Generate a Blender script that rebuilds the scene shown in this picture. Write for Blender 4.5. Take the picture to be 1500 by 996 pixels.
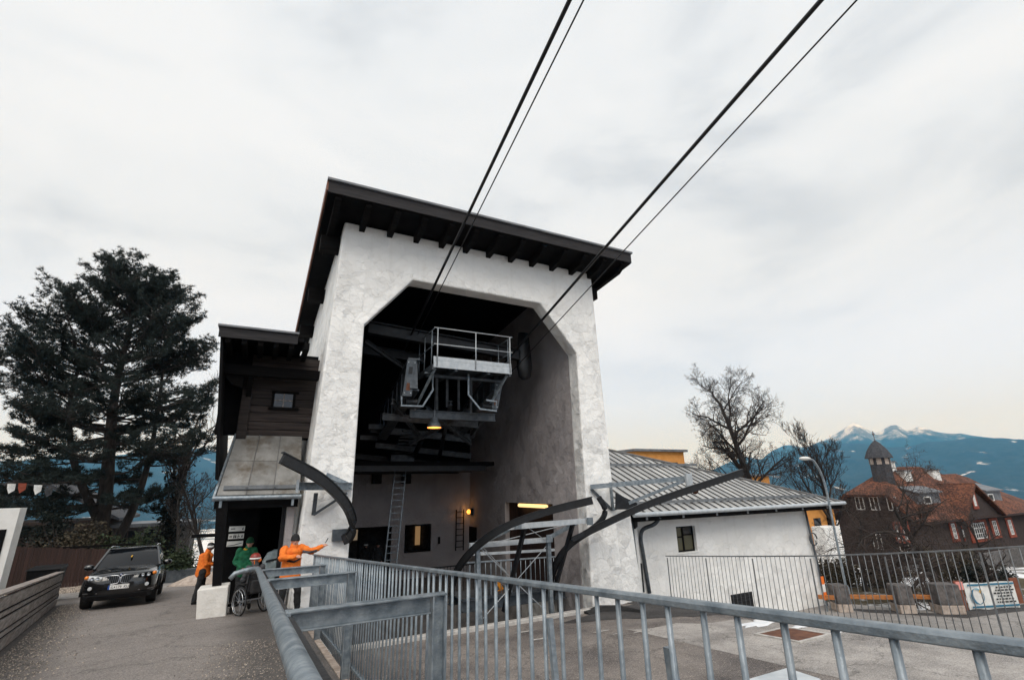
import bpy, bmesh, math, random
import numpy as np
from mathutils import Vector, Matrix, Euler
random.seed(7); RNG = np.random.default_rng(7)
for o in list(bpy.data.objects): bpy.data.objects.remove(o)
sc = bpy.context.scene
COL = sc.collection

# ------------------------------------------------------------------ camera
FPX, PITCH, ROLL, YAW = 706.0, math.radians(17.0), math.radians(-1.29), math.radians(27.3)
def cam_axes():
    f = Vector((math.sin(YAW)*math.cos(PITCH), math.cos(YAW)*math.cos(PITCH), math.sin(PITCH)))
    r = Vector((math.cos(YAW), -math.sin(YAW), 0)); u = r.cross(f)
    c, s = math.cos(ROLL), math.sin(ROLL)
    return c*r+s*u, -s*r+c*u, f
CR, CU, CF = cam_axes()
cd = bpy.data.cameras.new('camera'); cam = bpy.data.objects.new('camera', cd); COL.objects.link(cam)
cam.matrix_world = Matrix(((CR.x, CU.x, -CF.x, 0), (CR.y, CU.y, -CF.y, 0), (CR.z, CU.z, -CF.z, 0), (0, 0, 0, 1)))
cd.sensor_fit = 'HORIZONTAL'; cd.sensor_width = 36.0; cd.lens = FPX/1500*36
cd.clip_start = 0.05; cd.clip_end = 60000
sc.camera = cam
# ------------------------------------------------------------------ sky and sun (overcast winter day)
SUN_EL, SUN_AZ = math.radians(52), math.radians(205)      # azimuth from +Y towards +X: high, behind the camera
w = bpy.data.worlds.new('World'); sc.world = w; w.use_nodes = True
nt = w.node_tree; nt.nodes.clear()
def N(t, typ, **k):
    n = t.nodes.new(typ)
    for a, b in k.items():
        if a in n.inputs.keys() if hasattr(n.inputs, 'keys') else False: n.inputs[a].default_value = b
        else: setattr(n, a, b)
    return n
def L(t, a, b): t.links.new(a, b)
sky = N(nt, 'ShaderNodeTexSky', sky_type='NISHITA'); sky.sun_disc = False
sky.sun_elevation = SUN_EL; sky.sun_rotation = SUN_AZ; sky.altitude = 860
tc = N(nt, 'ShaderNodeTexCoord'); mp = N(nt, 'ShaderNodeMapping'); mp.inputs['Scale'].default_value = (1.0, 1.0, 2.6)
L(nt, tc.outputs['Generated'], mp.inputs['Vector'])
n1 = N(nt, 'ShaderNodeTexNoise'); n1.inputs['Scale'].default_value = 1.9; n1.inputs['Detail'].default_value = 6; n1.inputs['Roughness'].default_value = .52; n1.inputs['Distortion'].default_value = .5
L(nt, mp.outputs['Vector'], n1.inputs['Vector'])
cr = N(nt, 'ShaderNodeValToRGB')
e = cr.color_ramp.elements
e[0].position = .34; e[0].color = (.54, .57, .60, 1); e[1].position = .60; e[1].color = (.72, .735, .745, 1)
m_ = cr.color_ramp.elements.new(.46); m_.color = (.665, .69, .71, 1)
L(nt, n1.outputs['Fac'], cr.inputs['Fac'])
ms = N(nt, 'ShaderNodeMix', data_type='RGBA'); ms.inputs[0].default_value = .93
sk = N(nt, 'ShaderNodeVectorMath', operation='SCALE'); sk.inputs['Scale'].default_value = .10
L(nt, sky.outputs['Color'], sk.inputs[0])
sz = N(nt, 'ShaderNodeSeparateXYZ'); L(nt, tc.outputs['Generated'], sz.inputs[0])
hzr = N(nt, 'ShaderNodeMapRange', interpolation_type='SMOOTHSTEP'); hzr.inputs[1].default_value = 0.0; hzr.inputs[2].default_value = .42; hzr.inputs[3].default_value = 1; hzr.inputs[4].default_value = 0; L(nt, sz.outputs['Z'], hzr.inputs[0])
mh = N(nt, 'ShaderNodeMix', data_type='RGBA'); L(nt, hzr.outputs[0], mh.inputs[0]); L(nt, cr.outputs['Color'], mh.inputs[6]); mh.inputs[7].default_value = (.64, .755, .97, 1)   # bluish horizon tint that offsets the warm cast of the haze
L(nt, sk.outputs['Vector'], ms.inputs[6]); L(nt, mh.outputs[2], ms.inputs[7])
bg = N(nt, 'ShaderNodeBackground'); bg.inputs['Strength'].default_value = 1.0
L(nt, ms.outputs[2], bg.inputs['Color'])
wo = N(nt, 'ShaderNodeOutputWorld'); L(nt, bg.outputs[0], wo.inputs['Surface'])
sl = bpy.data.lights.new('sun', 'SUN'); sl.energy = 1.5; sl.angle = math.radians(40); sl.color = (1, .985, .96)
so = bpy.data.objects.new('sun', sl); COL.objects.link(so)
sd = Vector((math.sin(SUN_AZ)*math.cos(SUN_EL), math.cos(SUN_AZ)*math.cos(SUN_EL), math.sin(SUN_EL)))
so.rotation_euler = sd.to_track_quat('Z', 'Y').to_euler(); so.location = sd*80
sc.view_settings.view_transform = 'Standard'; sc.view_settings.look = 'None'
sc.view_settings.exposure = 0.44; sc.view_settings.gamma = 1.0
sc.render.resolution_x, sc.render.resolution_y = 1024, 679

# ------------------------------------------------------------------ photo pixel (1500 wide) -> point on a plane of the place
def ray(x, y): return CR*((x-750)/FPX) - CU*((y-498)/FPX) + CF
def aX(x, y, X): d = ray(x, y); return d*(X/d.x)
def aY(x, y, Y): d = ray(x, y); return d*(Y/d.y)
def aZ(x, y, Z): d = ray(x, y); return d*(Z/d.z)
SL = .08                                                   # road and terrace fall 8 % away from the camera
HR, HT = 1.65, 2.75                                        # camera above road / terrace
def gR(x, y): d = ray(x, y); return d*(-HR/(d.z+SL*d.y))
def gT(x, y): d = ray(x, y); return d*(-HT/(d.z+SL*d.y))
def zR(y): return -HR-SL*y
def zT(y): return -HT-SL*y
ZL = -5.6                                                  # lower road

# ------------------------------------------------------------------ mesh helpers
ORG = {}
class MB:
    def __init__(s): s.v = []; s.f = []
    def add(s, vs, fs):
        b = len(s.v); s.v += [tuple(p) for p in vs]; s.f += [tuple(i+b for i in f) for f in fs]; return s
    def box(s, a, b):
        (x0, y0, z0), (x1, y1, z1) = a, b
        return s.add([(x0,y0,z0),(x1,y0,z0),(x1,y1,z0),(x0,y1,z0),(x0,y0,z1),(x1,y0,z1),(x1,y1,z1),(x0,y1,z1)],
                     [(0,3,2,1),(4,5,6,7),(0,1,5,4),(1,2,6,5),(2,3,7,6),(3,0,4,7)])
    def hexa(s, p):     # 8 points: bottom ring 0-3, top ring 4-7
        return s.add(p, [(0,3,2,1),(4,5,6,7),(0,1,5,4),(1,2,6,5),(2,3,7,6),(3,0,4,7)])
    def beam(s, p, q, w, h, up=(0,0,1)):
        p, q = Vector(p), Vector(q); d = (q-p).normalized(); u = Vector(up)
        r = d.cross(u)
        if r.length < 1e-4: r = d.cross(Vector((0,1,0)))
        r.normalize(); u = r.cross(d)
        r *= w/2; u *= h/2
        return s.hexa([p-r-u, p+r-u, q+r-u, q-r-u, p-r+u, p+r+u, q+r+u, q-r+u])
    def ibeam(s, p, q, w, h, t=.012, up=(0,0,1)):
        p, q = Vector(p), Vector(q); d = (q-p).normalized(); u = Vector(up); r = d.cross(u).normalized(); u = r.cross(d)
        s.beam(p+u*(h/2-t/2), q+u*(h/2-t/2), w, t, up); s.beam(p-u*(h/2-t/2), q-u*(h/2-t/2), w, t, up)
        return s.beam(p, q, t*.8, h-2*t, up)
    def tube(s, pts, rad, n=8, caps=True, closed=False):
        pts = [Vector(p) for p in pts]; k = len(pts)
        rads = rad if isinstance(rad, (list, tuple)) else [rad]*k
        ref = None; rings = []
        for i, p in enumerate(pts):
            if closed: d = pts[(i+1) % k]-pts[i-1]
            else: d = pts[min(i+1, k-1)]-pts[max(i-1, 0)]
            if d.length < 1e-9: d = Vector((0,0,1))
            d.normalize()
            if ref is None: ref = Vector((0,0,1)) if abs(d.z) < .9 else Vector((1,0,0))
            x = ref-d*ref.dot(d)
            if x.length < 1e-5: x = Vector((1,0,0))-d*d.x
            x.normalize(); ref = x; y = d.cross(x)
            rings.append([p+(x*math.cos(a)+y*math.sin(a))*rads[i] for a in [2*math.pi*j/n for j in range(n)]])
        b = len(s.v)
        for rg in rings: s.v += [tuple(p) for p in rg]
        for i in range(k if closed else k-1):
            i2 = (i+1) % k
            for j in range(n):
                j2 = (j+1) % n; s.f.append((b+i*n+j, b+i*n+j2, b+i2*n+j2, b+i2*n+j))
        if caps and not closed:
            s.f.append(tuple(b+j for j in range(n))[::-1]); s.f.append(tuple(b+(k-1)*n+j for j in range(n)))
        return s
    def sweep(s, pts, w, h, up=(0,0,1)):     # rectangular section along a path
        pts = [Vector(p) for p in pts]; k = len(pts); b = len(s.v)
        for i, p in enumerate(pts):
            d = (pts[min(i+1, k-1)]-pts[max(i-1, 0)]).normalized(); u = Vector(up); r = d.cross(u).normalized(); u = r.cross(d)
            s.v += [tuple(p-r*w/2-u*h/2), tuple(p+r*w/2-u*h/2), tuple(p+r*w/2+u*h/2), tuple(p-r*w/2+u*h/2)]
        for i in range(k-1):
            for j in range(4): s.f.append((b+i*4+j, b+i*4+(j+1)%4, b+i*4+4+(j+1)%4, b+i*4+4+j))
        s.f.append((b+3, b+2, b+1, b)); e = b+(k-1)*4; s.f.append((e, e+1, e+2, e+3)); return s
    def prism(s, poly, v):               # planar polygon (3-D points) extruded by vector v
        poly = [Vector(p) for p in poly]; n = len(poly); v = Vector(v); b = len(s.v)
        s.v += [tuple(p) for p in poly]+[tuple(p+v) for p in poly]
        s.f.append(tuple(range(b, b+n))); s.f.append(tuple(range(b+n, b+2*n))[::-1])
        for i in range(n): j = (i+1) % n; s.f.append((b+j, b+i, b+n+i, b+n+j))
        return s
    def lathe(s, c, prof, n=16, axis='z'):
        c = Vector(c); b = len(s.v); k = len(prof)
        for r, z in prof:
            for j in range(n):
                a = 2*math.pi*j/n; x, y = r*math.cos(a), r*math.sin(a)
                p = (x, y, z) if axis == 'z' else ((z, x, y) if axis == 'x' else (x, z, y))
                s.v.append(tuple(c+Vector(p)))
        for i in range(k-1):
            for j in range(n): j2 = (j+1) % n; s.f.append((b+i*n+j, b+i*n+j2, b+(i+1)*n+j2, b+(i+1)*n+j))
        s.f.append(tuple(b+j for j in range(n))[::-1]); s.f.append(tuple(b+(k-1)*n+j for j in range(n))); return s
    def ell(s, c, r, n=14, m=9):
        return s.lathe_scaled(c, r, n, m)
    def lathe_scaled(s, c, r, n, m):
        c = Vector(c); b = len(s.v)
        for i in range(m+1):
            t = math.pi*i/m
            for j in range(n):
                a = 2*math.pi*j/n
                s.v.append((c.x+r[0]*math.sin(t)*math.cos(a), c.y+r[1]*math.sin(t)*math.sin(a), c.z-r[2]*math.cos(t)))
        for i in range(m):
            for j in range(n): j2 = (j+1) % n; s.f.append((b+i*n+j, b+i*n+j2, b+(i+1)*n+j2, b+(i+1)*n+j))
        return s
    def loft(s, rings, caps=True, closed=True):
        b = len(s.v); n = len(rings[0])
        for rg in rings: s.v += [tuple(p) for p in rg]
        for i in range(len(rings)-1):
            for j in range(n if closed else n-1):
                j2 = (j+1) % n; s.f.append((b+i*n+j, b+i*n+j2, b+(i+1)*n+j2, b+(i+1)*n+j))
        if caps:
            s.f.append(tuple(b+j for j in range(n))[::-1]); s.f.append(tuple(b+(len(rings)-1)*n+j for j in range(n)))
        return s
    def mesh(s, name, off=(0,0,0)):
        me = bpy.data.meshes.new(name); ox, oy, oz = off
        me.from_pydata([(x-ox, y-oy, z-oz) for x, y, z in s.v], [], s.f)
        bm = bmesh.new(); bm.from_mesh(me); bmesh.ops.recalc_face_normals(bm, faces=bm.faces[:]); bm.to_mesh(me); bm.free()
        return me
    def build(s, name, m, parent=None, smooth=False, bevel=0, sub=0):
        off = ORG.get(parent.name, (0,0,0)) if parent else (0,0,0)
        return link(name, s.mesh(name, off), m, parent, smooth, bevel, sub)
def link(name, me, m, parent=None, smooth=False, bevel=0, sub=0):
    o = bpy.data.objects.new(name, me); COL.objects.link(o)
    if m is not None and not me.materials: me.materials.append(M[m] if isinstance(m, str) else m)
    if parent:
        o.parent = parent; ORG[o.name] = ORG.get(parent.name, (0,0,0))
    if smooth is True:
        for p in me.polygons: p.use_smooth = True
    elif smooth:
        me.shade_smooth() if False else None
        for p in me.polygons: p.use_smooth = True
        md = o.modifiers.new('e', 'EDGE_SPLIT'); md.split_angle = math.radians(smooth)
    if bevel:
        b = o.modifiers.new('b', 'BEVEL'); b.width = bevel; b.segments = 2; b.limit_method = 'ANGLE'; b.angle_limit = math.radians(40)
    if sub:
        b = o.modifiers.new('s', 'SUBSURF'); b.levels = sub; b.render_levels = sub
    return o
def tag(o, label=None, cat=None, group=None, kind=None):
    if label: o['label'] = label
    if cat: o['category'] = cat
    if group: o['group'] = group
    if kind: o['kind'] = kind
    return o
def thing(name, label, cat, loc=(0,0,0), rz=0, group=None, world=False):
    o = bpy.data.objects.new(name, None); COL.objects.link(o); o.location = loc; o.rotation_euler = (0, 0, rz)
    o.empty_display_size = .2
    ORG[o.name] = tuple(loc) if world else (0, 0, 0)
    return tag(o, label, cat, group)
def inst(src, name, parent, loc, rot=(0,0,0), scale=None):     # part copy sharing mesh data
    o = bpy.data.objects.new(name, src.data); COL.objects.link(o); o.parent = parent
    off = Vector(ORG.get(parent.name, (0,0,0))) if parent else Vector()
    o.location = Vector(loc)-off; o.rotation_euler = rot
    if scale: o.scale = scale
    return o
def clone(root, loc, rz=0, parent=None):
    c = root.copy(); COL.objects.link(c); c.parent = parent
    if parent is None: c.location = loc; c.rotation_euler = (0, 0, rz)
    ORG[c.name] = (0, 0, 0)
    for ch in [x for x in bpy.data.objects if x.parent is root]: clone(ch, None, 0, c)
    return c
def lerp(a, b, t): return a+(b-a)*t
def curve_pts(pts, n=6):                # Catmull-Rom through pts
    P = [Vector(p) for p in pts]; P = [P[0]*2-P[1]]+P+[P[-1]*2-P[-2]]; out = []
    for i in range(1, len(P)-2):
        for k in range(n):
            t = k/n; a, b, c, d = P[i-1], P[i], P[i+1], P[i+2]
            out.append(.5*((2*b)+(c-a)*t+(2*a-5*b+4*c-d)*t*t+(3*b-a-3*c+d)*t**3))
    out.append(P[-2]); return out
def text_mb(txt, size, extrude=.001, align='LEFT'):
    c = bpy.data.curves.new('t', 'FONT'); c.body = txt; c.size = size; c.extrude = extrude; c.align_x = align
    o = bpy.data.objects.new('t', c); COL.objects.link(o)
    dg = bpy.context.evaluated_depsgraph_get(); me = o.evaluated_get(dg).to_mesh()
    vs = [tuple(v.co) for v in me.vertices]; fs = [tuple(p.vertices) for p in me.polygons]
    o.evaluated_get(dg).to_mesh_clear(); bpy.data.objects.remove(o); bpy.data.curves.remove(c)
    return vs, fs

# ------------------------------------------------------------------ materials
M = {}
def mat(name, c1, c2=None, rough=.8, scale=6, detail=5, bump=0, bscale=None, metal=0, stretch=(1,1,1), mixp=(.35,.65), spec=None, coat=0, rand=0, bdist=.02, wear=None):
    m = bpy.data.materials.new(name); m.use_nodes = True; t = m.node_tree; p = t.nodes['Principled BSDF']
    p.inputs['Roughness'].default_value = rough; p.inputs['Metallic'].default_value = metal
    if spec is not None: p.inputs['Specular IOR Level'].default_value = spec
    if coat: p.inputs['Coat Weight'].default_value = coat; p.inputs['Coat Roughness'].default_value = .08
    tcn = N(t, 'ShaderNodeTexCoord'); mpn = N(t, 'ShaderNodeMapping'); mpn.inputs['Scale'].default_value = stretch
    L(t, tcn.outputs['Object'], mpn.inputs['Vector'])
    col = None
    if c2 is None: p.inputs['Base Color'].default_value = (*c1, 1)
    else:
        n = N(t, 'ShaderNodeTexNoise'); n.inputs['Scale'].default_value = scale; n.inputs['Detail'].default_value = detail; n.inputs['Roughness'].default_value = .6
        L(t, mpn.outputs['Vector'], n.inputs['Vector'])
        r = N(t, 'ShaderNodeValToRGB'); r.color_ramp.elements[0].position = mixp[0]; r.color_ramp.elements[0].color = (*c1, 1)
        r.color_ramp.elements[1].position = mixp[1]; r.color_ramp.elements[1].color = (*c2, 1)
        L(t, n.outputs['Fac'], r.inputs['Fac']); col = r.outputs['Color']
        if wear:                                   # (colour, scale, threshold lo, hi)
            n2 = N(t, 'ShaderNodeTexNoise'); n2.inputs['Scale'].default_value = wear[1]; n2.inputs['Detail'].default_value = 7; n2.inputs['Roughness'].default_value = .65
            L(t, tcn.outputs['Object'], n2.inputs['Vector'])
            r2 = N(t, 'ShaderNodeMapRange'); r2.inputs[1].default_value = wear[2]; r2.inputs[2].default_value = wear[3]; L(t, n2.outputs['Fac'], r2.inputs[0])
            mx = N(t, 'ShaderNodeMix', data_type='RGBA'); L(t, r2.outputs[0], mx.inputs[0]); L(t, col, mx.inputs[6]); mx.inputs[7].default_value = (*wear[0], 1); col = mx.outputs[2]
        if rand:
            oi = N(t, 'ShaderNodeObjectInfo'); hs = N(t, 'ShaderNodeHueSaturation'); mr = N(t, 'ShaderNodeMapRange')
            mr.inputs[3].default_value = 1-rand; mr.inputs[4].default_value = 1+rand
            L(t, oi.outputs['Random'], mr.inputs[0]); L(t, mr.outputs[0], hs.inputs['Value']); L(t, col, hs.inputs['Color']); col = hs.outputs['Color']
        L(t, col, p.inputs['Base Color'])
    if bump:
        b = N(t, 'ShaderNodeTexNoise'); b.inputs['Scale'].default_value = bscale or scale*4; b.inputs['Detail'].default_value = 6
        L(t, mpn.outputs['Vector'], b.inputs['Vector'])
        bn = N(t, 'ShaderNodeBump'); bn.inputs['Strength'].default_value = bump; bn.inputs['Distance'].default_value = bdist
        L(t, b.outputs['Fac'], bn.inputs['Height']); L(t, bn.outputs[0], p.inputs['Normal'])
    M[name] = m; return m
def emit(name, c, s):
    m = bpy.data.materials.new(name); m.use_nodes = True; t = m.node_tree; p = t.nodes['Principled BSDF']
    p.inputs['Base Color'].default_value = (*c, 1); p.inputs['Emission Color'].default_value = (*c, 1); p.inputs['Emission Strength'].default_value = s
    M[name] = m
def glass(name, c, rough=.05):
    m = bpy.data.materials.new(name); m.use_nodes = True; p = m.node_tree.nodes['Principled BSDF']
    p.inputs['Base Color'].default_value = (*c, 1); p.inputs['Roughness'].default_value = rough; p.inputs['Specular IOR Level'].default_value = .28 if 'car' in name else .6
    M[name] = m
def stucco(name, c1, c2, strength, sc_=1.0):
    m = bpy.data.materials.new(name); m.use_nodes = True; t = m.node_tree; p = t.nodes['Principled BSDF']; p.inputs['Roughness'].default_value = .92
    p.inputs['Specular IOR Level'].default_value = .2
    tcn = N(t, 'ShaderNodeTexCoord')
    wn = N(t, 'ShaderNodeTexNoise'); wn.inputs['Scale'].default_value = 1.6*sc_; wn.inputs['Detail'].default_value = 4; L(t, tcn.outputs['Object'], wn.inputs['Vector'])
    va = N(t, 'ShaderNodeVectorMath', operation='MULTIPLY_ADD'); va.inputs[1].default_value = (.55, .55, .7)
    L(t, wn.outputs['Color'], va.inputs[0]); L(t, tcn.outputs['Object'], va.inputs[2])
    v1 = N(t, 'ShaderNodeTexVoronoi', feature='F1'); v1.inputs['Scale'].default_value = 1.7*sc_; L(t, va.outputs[0], v1.inputs['Vector'])
    def facet(v, tilt, step):                     # each trowel stroke leaves a slightly tilted plate with a raised edge
        c = N(t, 'ShaderNodeVectorMath', operation='SUBTRACT'); L(t, v.outputs['Color'], c.inputs[0]); c.inputs[1].default_value = (.5, .5, .5)
        d = N(t, 'ShaderNodeVectorMath', operation='SUBTRACT'); L(t, va.outputs[0], d.inputs[0]); L(t, v.outputs['Position'], d.inputs[1])
        q = N(t, 'ShaderNodeVectorMath', operation='DOT_PRODUCT'); L(t, c.outputs[0], q.inputs[0]); L(t, d.outputs[0], q.inputs[1])
        sp = N(t, 'ShaderNodeSeparateColor'); L(t, v.outputs['Color'], sp.inputs[0])
        m1 = N(t, 'ShaderNodeMath', operation='MULTIPLY'); m1.inputs[1].default_value = tilt; L(t, q.outputs['Value'], m1.inputs[0])
        m2 = N(t, 'ShaderNodeMath', operation='MULTIPLY_ADD'); m2.inputs[1].default_value = step; L(t, sp.outputs[1], m2.inputs[0]); L(t, m1.outputs[0], m2.inputs[2])
        return m2.outputs[0]
    v2 = N(t, 'ShaderNodeTexVoronoi', feature='F1'); v2.inputs['Scale'].default_value = 3.6*sc_; L(t, va.outputs[0], v2.inputs['Vector'])
    nf = N(t, 'ShaderNodeTexNoise'); nf.inputs['Scale'].default_value = 12*sc_; nf.inputs['Detail'].default_value = 6; L(t, tcn.outputs['Object'], nf.inputs['Vector'])
    a1 = N(t, 'ShaderNodeMath', operation='ADD'); L(t, facet(v1, .20, .055), a1.inputs[0]); L(t, facet(v2, .24, .026), a1.inputs[1])
    a2 = N(t, 'ShaderNodeMath', operation='MULTIPLY_ADD'); a2.inputs[1].default_value = .016; L(t, nf.outputs['Fac'], a2.inputs[0]); L(t, a1.outputs[0], a2.inputs[2])
    bn = N(t, 'ShaderNodeBump'); bn.inputs['Strength'].default_value = strength; bn.inputs['Distance'].default_value = 1.0
    L(t, a2.outputs[0], bn.inputs['Height']); L(t, bn.outputs[0], p.inputs['Normal'])
    nc = N(t, 'ShaderNodeTexNoise'); nc.inputs['Scale'].default_value = .9; nc.inputs['Detail'].default_value = 6; L(t, tcn.outputs['Object'], nc.inputs['Vector'])
    r = N(t, 'ShaderNodeValToRGB'); r.color_ramp.elements[0].position = .3; r.color_ramp.elements[0].color = (*c2, 1); r.color_ramp.elements[1].position = .6; r.color_ramp.elements[1].color = (*c1, 1)
    L(t, nc.outputs['Fac'], r.inputs['Fac'])
    mps = N(t, 'ShaderNodeMapping'); mps.inputs['Scale'].default_value = (2.6, 2.6, .16); L(t, tcn.outputs['Object'], mps.inputs['Vector'])
    ns = N(t, 'ShaderNodeTexNoise'); ns.inputs['Scale'].default_value = 1.0; ns.inputs['Detail'].default_value = 7; ns.inputs['Roughness'].default_value = .62; L(t, mps.outputs[0], ns.inputs['Vector'])
    rs_ = N(t, 'ShaderNodeMapRange'); rs_.inputs[1].default_value = .54; rs_.inputs[2].default_value = .78; rs_.inputs[4].default_value = .22; L(t, ns.outputs['Fac'], rs_.inputs[0])
    mx = N(t, 'ShaderNodeMix', data_type='RGBA'); L(t, rs_.outputs[0], mx.inputs[0]); L(t, r.outputs['Color'], mx.inputs[6]); mx.inputs[7].default_value = (c2[0]*.62, c2[1]*.60, c2[2]*.57, 1)
    L(t, mx.outputs[2], p.inputs['Base Color']); M[name] = m
stucco('stucco', (.88, .875, .855), (.845, .84, .82), 1.0)
stucco('stucco_annex', (.86, .855, .835), (.81, .805, .785), .9, .8)
stucco('stucco_inner', (.42, .39, .39), (.35, .325, .33), .7, 1.3)  # same white render, darkened in colour to stand for the dim interior
def asphalt(name, lo, hi, speck, wet=None, patch_scale=.35):
    m = bpy.data.materials.new(name); m.use_nodes = True; t = m.node_tree; p = t.nodes['Principled BSDF']; p.inputs['Roughness'].default_value = .85
    tcn = N(t, 'ShaderNodeTexCoord')
    n = N(t, 'ShaderNodeTexNoise'); n.inputs['Scale'].default_value = patch_scale; n.inputs['Detail'].default_value = 8; n.inputs['Roughness'].default_value = .62; L(t, tcn.outputs['Object'], n.inputs['Vector'])
    r = N(t, 'ShaderNodeValToRGB'); r.color_ramp.elements[0].position = .36; r.color_ramp.elements[0].color = (*lo, 1); r.color_ramp.elements[1].position = .6; r.color_ramp.elements[1].color = (*hi, 1); L(t, n.outputs['Fac'], r.inputs['Fac'])
    g = N(t, 'ShaderNodeTexNoise'); g.inputs['Scale'].default_value = 70; g.inputs['Detail'].default_value = 3; L(t, tcn.outputs['Object'], g.inputs['Vector'])
    gr = N(t, 'ShaderNodeMapRange'); gr.inputs[1].default_value = .56; gr.inputs[2].default_value = .68; L(t, g.outputs['Fac'], gr.inputs[0])
    mx = N(t, 'ShaderNodeMix', data_type='RGBA'); L(t, gr.outputs[0], mx.inputs[0]); L(t, r.outputs['Color'], mx.inputs[6]); mx.inputs[7].default_value = (*speck, 1); col = mx.outputs[2]
    g2 = N(t, 'ShaderNodeTexNoise'); g2.inputs['Scale'].default_value = 34; g2.inputs['Detail'].default_value = 8; g2.inputs['Roughness'].default_value = .8; L(t, tcn.outputs['Object'], g2.inputs['Vector'])
    k2 = N(t, 'ShaderNodeMapRange'); k2.inputs[1].default_value = .36; k2.inputs[2].default_value = .62; k2.inputs[3].default_value = .45; k2.inputs[4].default_value = 1.28; L(t, g2.outputs['Fac'], k2.inputs[0])
    g3 = N(t, 'ShaderNodeTexNoise'); g3.inputs['Scale'].default_value = 2.2; g3.inputs['Detail'].default_value = 9; g3.inputs['Roughness'].default_value = .72; L(t, tcn.outputs['Object'], g3.inputs['Vector'])
    k3 = N(t, 'ShaderNodeMapRange'); k3.inputs[1].default_value = .34; k3.inputs[2].default_value = .64; k3.inputs[3].default_value = .88; k3.inputs[4].default_value = 1.09; L(t, g3.outputs['Fac'], k3.inputs[0])
    mm = N(t, 'ShaderNodeMath', operation='MULTIPLY'); L(t, k2.outputs[0], mm.inputs[0]); L(t, k3.outputs[0], mm.inputs[1])
    vm = N(t, 'ShaderNodeVectorMath', operation='SCALE'); L(t, col, vm.inputs[0]); L(t, mm.outputs[0], vm.inputs['Scale']); col = vm.outputs[0]
    vc = N(t, 'ShaderNodeTexVoronoi', feature='DISTANCE_TO_EDGE'); vc.inputs['Scale'].default_value = .42
    dv = N(t, 'ShaderNodeVectorMath', operation='MULTIPLY_ADD'); dv.inputs[1].default_value = (.9, .9, .9); L(t, g3.outputs['Color'], dv.inputs[0]); L(t, tcn.outputs['Object'], dv.inputs[2]); L(t, dv.outputs[0], vc.inputs['Vector'])
    kc = N(t, 'ShaderNodeMapRange'); kc.inputs[1].default_value = .002; kc.inputs[2].default_value = .009; kc.inputs[3].default_value = .45; kc.inputs[4].default_value = 1; L(t, vc.outputs['Distance'], kc.inputs[0])
    vm2 = N(t, 'ShaderNodeVectorMath', operation='SCALE'); L(t, col, vm2.inputs[0]); L(t, kc.outputs[0], vm2.inputs['Scale']); col = vm2.outputs[0]
    L(t, col, p.inputs['Base Color'])
    bn = N(t, 'ShaderNodeBump'); bn.inputs['Strength'].default_value = .8; bn.inputs['Distance'].default_value = .015; L(t, g.outputs['Fac'], bn.inputs['Height']); L(t, bn.outputs[0], p.inputs['Normal'])
    M[name] = m
asphalt('asphalt_road', (.195, .174, .164), (.245, .22, .205), (.46, .41, .365), patch_scale=.22)
def dark_margins(m):                        # darker strips along both edges of the road, ragged towards the middle
    t = m.node_tree; p = t.nodes['Principled BSDF']; src = p.inputs['Base Color'].links[0].from_socket
    tcn = N(t, 'ShaderNodeTexCoord'); sx = N(t, 'ShaderNodeSeparateXYZ'); L(t, tcn.outputs['Object'], sx.inputs[0])
    nz = N(t, 'ShaderNodeTexNoise'); nz.inputs['Scale'].default_value = 1.1; nz.inputs['Detail'].default_value = 9; nz.inputs['Roughness'].default_value = .7; L(t, tcn.outputs['Object'], nz.inputs['Vector'])
    def mad(a, k, c):
        n = N(t, 'ShaderNodeMath', operation='MULTIPLY_ADD'); L(t, a, n.inputs[0]); n.inputs[1].default_value = k
        if isinstance(c, float): n.inputs[2].default_value = c
        else: L(t, c, n.inputs[2])
        return n.outputs[0]
    def rng(a, lo, hi):
        n = N(t, 'ShaderNodeMapRange', interpolation_type='SMOOTHSTEP'); n.inputs[1].default_value = lo; n.inputs[2].default_value = hi; L(t, a, n.inputs[0]); return n.outputs[0]
    jit = mad(nz.outputs['Fac'], 1.5, -.75)
    right = rng(mad(sx.outputs['X'], 1.0, jit), -.55, .35)
    bar = mad(sx.outputs['X'], -1.0, mad(sx.outputs['Y'], -.174, -3.91+13.56*.174)); left = rng(mad(bar, 1.0, jit), -1.15, -.25)
    mxm = N(t, 'ShaderNodeMath', operation='MAXIMUM'); L(t, right, mxm.inputs[0]); L(t, left, mxm.inputs[1])
    f = mad(mxm.outputs[0], -.58, 1.0)
    v = N(t, 'ShaderNodeVectorMath', operation='SCALE'); L(t, src, v.inputs[0]); L(t, f, v.inputs['Scale']); L(t, v.outputs[0], p.inputs['Base Color'])
dark_margins(M['asphalt_road'])
asphalt('asphalt_terrace', (.085, .073, .072), (.225, .197, .18), (.55, .49, .43), patch_scale=.5)
asphalt('asphalt_old', (.24, .222, .21), (.43, .40, .375), (.54, .50, .465), patch_scale=.8)
asphalt('asphalt_dark', (.024, .022, .023), (.065, .06, .06), (.14, .13, .125), patch_scale=.9)
asphalt('lower_road', (.20, .19, .18), (.32, .30, .285), (.36, .34, .32))
mat('gravel', (.06, .05, .045), (.48, .41, .34), .95, 26, 6, .9, 40, mixp=(.40, .62))
mat('galv', (.15, .185, .215), (.33, .37, .40), .45, 9, 7, .2, 60, metal=.5, mixp=(.35, .66), rand=.12, wear=((.12, .10, .09), 3.0, .66, .76))
mat('galv_light', (.42, .46, .49), (.56, .59, .61), .5, 6, 5, .1, 50, metal=.3)
mat('steel_dark', (.006, .007, .009), (.018, .02, .024), .5, 5, 5, .15, 30, metal=.3)
mat('steel_grey', (.05, .06, .072), (.11, .125, .14), .5, 5, 5, .12, 30, metal=.4)
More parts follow.
